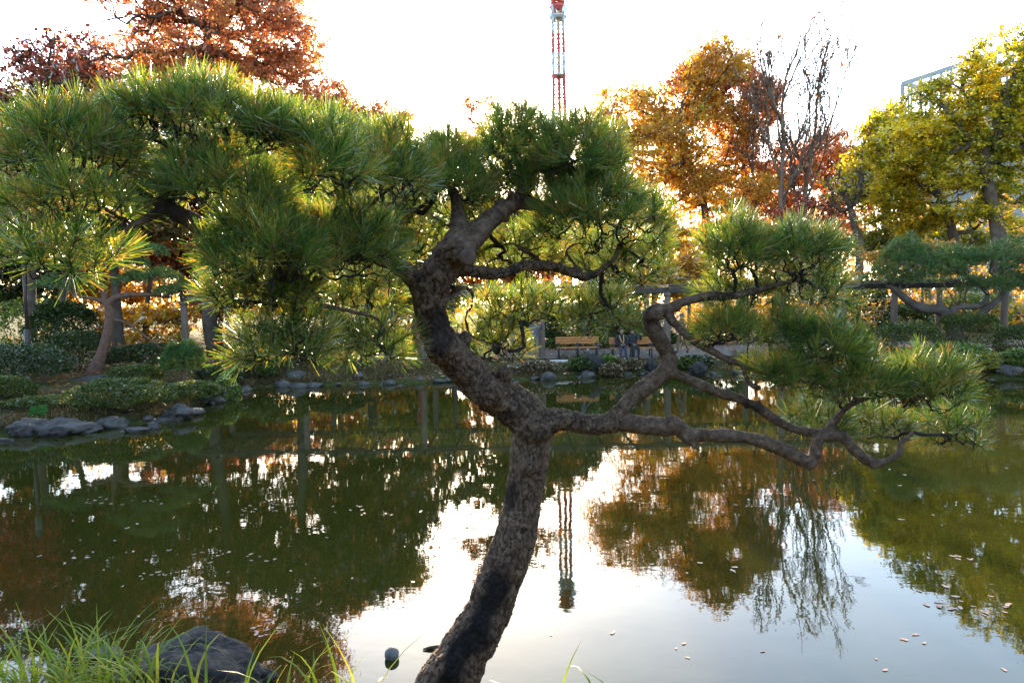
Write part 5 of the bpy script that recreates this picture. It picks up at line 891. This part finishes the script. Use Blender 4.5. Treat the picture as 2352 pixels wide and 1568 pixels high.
wl_c = P(2250, 700, 41); wl_r = thing('stone_wall', (wl_c[0], wl_c[1], gz(wl_c[0], wl_c[1])), 'low rough stone wall beyond the trellis pine at the right edge', 'wall'); smesh = [mesh_np('stone', (lambda q: q * np.array([.34, .25, .2]))(rock_mesh(800 + k, 2, .3, 1.0)[0]), rock_mesh(800 + k, 2, .3, 1.0)[1], M['rock']) for k in range(5)]
mb = MB(); mb.box((wl_c[0] + 2.6, wl_c[1] + .25, gz(wl_c[0], wl_c[1]) + .55), (7.4, .3, 1.1)); mb.build('wall_core', M['dark_rock'], wl_r)
for r_ in range(4):
    for k in range(13):
        o = link('stone', smesh[(r_ * 3 + k) % 5], wl_r, loc=(-1.0 + k * .58 + (r_ % 2) * .28, (hash_01(r_ * 13 + k) - .5) * .1, .14 + r_ * .29)); o.rotation_euler = (0, hash_01(k + r_) * .6, 0)

# ------------------------------------------------------------------ grasses, litter and floating leaves
def blades(n, base, length, width, seed, bend=0.6, segs=5, lean=None):
    rg = rng_of(seed); ang = rg.random(n) * 2 * np.pi; out = np.stack([np.cos(ang), np.sin(ang), 0 * ang], 1)
    if lean is not None: out = nrm(out + np.asarray(lean))
    Ls = length * (0.55 + 0.6 * rg.random(n)); bd_ = bend * (0.3 + 1.2 * rg.random(n)); sdv = np.cross(out, [0, 0, 1.0]); rows = []
    for k in range(segs + 1):
        t = k / segs; th_ = bd_ * t ** 1.5 * 1.4 + 0.12; z = np.cos(th_ * 0.6) * Ls * t - 0.35 * bd_ ** 2 * t ** 3 * Ls; x = np.sin(np.minimum(th_, 1.5)) * Ls * t
        c = base + out * x[:, None] + np.array([0, 0, 1.0]) * z[:, None]; w = width * (1 - t ** 2 * 0.95)
        rows.append(c - sdv * w * 0.5); rows.append(c + sdv * w * 0.5)
    V = np.stack(rows, 1).reshape(-1, 3); m_ = 2 * (segs + 1); f = np.array([[2 * k, 2 * k + 1, 2 * k + 3, 2 * k + 2] for k in range(segs)]); F = (np.arange(n)[:, None, None] * m_ + f[None]).reshape(-1, 4); return V, F
rg = rng_of(55)
def near_base(n, x0, x1, y0, y1):
    x = x0 + (x1 - x0) * rg.random(n); y = y0 + (y1 - y0) * rg.random(n); return np.stack([x, y, ground_h(x, y)], 1)
B1 = near_base(150, -3.45, -2.45, 4.3, 4.75); B2 = near_base(34, -2.5, -1.0, 4.2, 4.5); B3 = near_base(14, -1.0, 0.1, 4.0, 4.3); B4 = near_base(9, 0.1, 1.2, 3.95, 4.25); B5 = near_base(16, -4.2, -3.4, 4.3, 4.7)
bs = np.concatenate([B1, B2, B3, B4, B5]); V, F = blades(len(bs), bs, 0.6, 0.021, 56, 0.75)
tag(link('shore_grass', mesh_np('shore_grass', V, F, M['grass'])), 'long arching green grass on the near shore at lower left', 'grass', kind='stuff')
bs = near_base(560, -4.2, -0.8, 4.1, 4.8); V, F = blades(len(bs), bs, 0.24, 0.008, 57, 0.9, 4); tag(link('dry_shore_grass', mesh_np('dry_shore_grass', V, F, M['dry_grass'])), 'short dry grass among the green blades on the near shore', 'grass', kind='stuff')
n = 26000; tt = rg.random(n) * cum[-1]; xb = np.interp(tt, cum, fs[:, 0]) + rg.normal(0, .3, n); yb = np.interp(tt, cum, fs[:, 1]) + 0.15 + 3.4 * rg.random(n) ** 1.3; ok = (pond_dist(xb, yb) > 0.05) & (vnoise(np.stack([xb * .8, yb * .8, 0 * xb], 1), 6) > 0.38); xb, yb = xb[ok], yb[ok]
bs = np.stack([xb, yb, ground_h(xb, yb)], 1); V, F = blades(len(bs), bs, 0.24, 0.022, 58, 0.8, 2); tag(link('bank_grass', mesh_np('bank_grass', V, F, M['dry_grass'])), 'tawny dry grass along the far bank', 'grass', kind='stuff')
n = 16000; xb = -24 + 48 * rg.random(n); yb = 15 + 20 * rg.random(n); ok = pond_dist(xb, yb) > 0.1; xb, yb = xb[ok], yb[ok]; pts = np.stack([xb, yb, ground_h(xb, yb) + 0.03], 1); V, F = leaf_quads(pts, 0.11, 61, 0.7, 3.0); tag(link('leaf_litter', mesh_np('leaf_litter', V, F, M['orange'], smooth=False)), 'fallen orange leaves scattered on the far bank', 'leaves', kind='stuff')
# butterbur
c = G(95, 968, 0.15); bt = thing('butterbur', (c[0], c[1], 0.12), 'five bright green round butterbur leaves at the left shore', 'plant'); gm2 = leaf_mat('butterbur_leaf', [(0, (.02, .09, .02)), (1, (.035, .13, .03))], .3)
for k, (dx, dz, r) in enumerate(((-.12, .34, .12), (.12, .36, .12), (-.16, .20, .14), (.12, .21, .13), (-.02, .1, .11))):
    mb = MB(); a_ = np.linspace(0.25, 2 * np.pi - .25, 15); rim = np.stack([np.sin(a_) * r, -.05 - .03 * np.cos(3 * a_), -np.cos(a_) * r * .75], 1) + np.array([dx, -.05 * k * .3, dz]); mid = np.array([[dx, 0.0 - .05 * k * .3, dz - .02]])
    V = np.vstack([mid, rim]); mb.add(V + np.array([c[0], c[1], .12]), np.array([[0, i, i + 1] for i in range(1, 15)])); lf = mb.build('leaf', gm2, bt, smooth=True)
    mb = MB(); mb.tube([(c[0] + dx * .2, c[1], .1), (c[0] + dx, c[1] + .01, .12 + dz)], .008, 5); mb.build('stalk', M['lime'], lf)
# floating leaves: clusters, then strays
def float_mesh(seed):
    rg = rng_of(seed); a_ = np.linspace(0, 2 * np.pi, 11)[:-1]; r = 1 + .28 * np.cos(a_ * 2) + .3 * np.cos(a_ * 5 + seed) * (seed % 2) + .1 * rg.normal(0, 1, 10); V = np.stack([np.cos(a_) * r * .5, np.sin(a_) * r * .42, .10 * np.abs(np.cos(a_)) * rg.random(10) + .02], 1); V = np.vstack([V, [[0, 0, .0]]])
    return mesh_np('floating_leaf', V, np.array([[10, i, (i + 1) % 10] for i in range(10)]), M['float'], smooth=True)
fm_ = [float_mesh(k) for k in range(9)]; rg = rng_of(88); fl = []
def flv(x, y, n, sx, sy, lab, grp, s0=.05):
    for _ in range(n): fl.append((x + rg.normal(0, sx), y + rg.normal(0, sy), s0 * (.6 + .8 * rg.random()), lab, grp))
flv(640, 1160, 15, 24, 9, 'pinkish leaf in the floating cluster left of the sun glint', 'leaves of the cluster left of the glint'); flv(560, 1172, 8, 18, 6, 'leaf in the small floating cluster next to the larger one', 'leaves of the smaller left cluster')
flv(210, 1150, 9, 40, 6, 'leaf in the floating line near the left bank', 'leaves of the left floating line'); flv(350, 1150, 9, 34, 7, 'leaf floating below the left bank azalea', 'leaves below the azalea'); flv(240, 1280, 10, 60, 10, 'leaf floating at far left in the dark reflection', 'far left floating leaves')
flv(520, 1270, 9, 50, 8, 'leaf floating in the dark middle left water', 'middle left floating leaves'); flv(370, 1320, 7, 25, 4, 'leaf in the thin floating line above the near rock', 'leaves of the thin line'); flv(590, 1445, 8, 22, 12, 'pale leaf floating above the big near rock', 'leaves above the near rock', .055)
flv(840, 1180, 10, 60, 14, 'leaf floating under the sun glint', 'leaves under the glint'); flv(2200, 1385, 14, 36, 16, 'reddish leaf in the floating cluster at lower right', 'leaves of the lower right cluster', .06); flv(2290, 1400, 6, 30, 10, 'pale leaf right of the reddish floating cluster', 'pale leaves at lower right', .06); flv(2200, 1285, 7, 30, 12, 'leaf in the floating patch on the right reflection', 'leaves on the right reflection')
flv(1690, 1160, 9, 60, 10, 'leaf floating on the golden reflection', 'leaves on the golden reflection'); flv(1640, 1300, 7, 70, 10, 'pale leaf floating on the tree reflection right of the trunk', 'leaves right of the trunk'); flv(1100, 1180, 4, 20, 10, 'leaf floating just left of the trunk', 'leaves left of the trunk')
flv(1560, 1480, 6, 120, 30, 'dark single leaf floating on the pale sky reflection', 'single leaves on the pale reflection', .05); flv(2080, 1450, 6, 60, 60, 'brown leaf drifting on the pale reflection at right', 'drifting leaves at right', .05); flv(1050, 1380, 3, 60, 20, 'small leaf floating on pale water beside the trunk', 'leaves beside the trunk')
flv(420, 1230, 26, 240, 90, 'stray leaf scattered over the left water', 'stray leaves on the left water', .055); flv(700, 1330, 22, 220, 70, 'stray leaf scattered over the dark left water', 'stray leaves on the dark water', .045); flv(2050, 1130, 12, 140, 50, 'speck of leaf on the green water at right', 'specks on the right water', .05); flv(700, 1040, 12, 260, 25, 'speck of leaf on the far left water', 'specks on the far left water', .05)
for k, (x, y, s_, lab, grp) in enumerate(fl):
    c = G(x, y, 0.0)
    if pond_dist([c[0]], [c[1]])[0] > -0.1: continue
    o = link('floating_leaf', fm_[k % 9], loc=(float(c[0]), float(c[1]), 0.004)); o.rotation_euler = (0, 0, rg.random() * 6.28); o.scale = (s_ * .8, s_ * .8, s_ * .8); tag(o, lab, 'leaf', grp)
c = G(985, 1492, 0); mb = MB(); mb.tube([(c[0] - .05, c[1], .008), (c[0], c[1] + .01, .014), (c[0] + .07, c[1] + .02, .018), (c[0] + .13, c[1] + .02, .012)], [.006, .014, .016, .008], 8); tag(mb.build('driftwood', M['bark_far'], smooth=True), 'small piece of dark driftwood floating left of the trunk', 'driftwood')
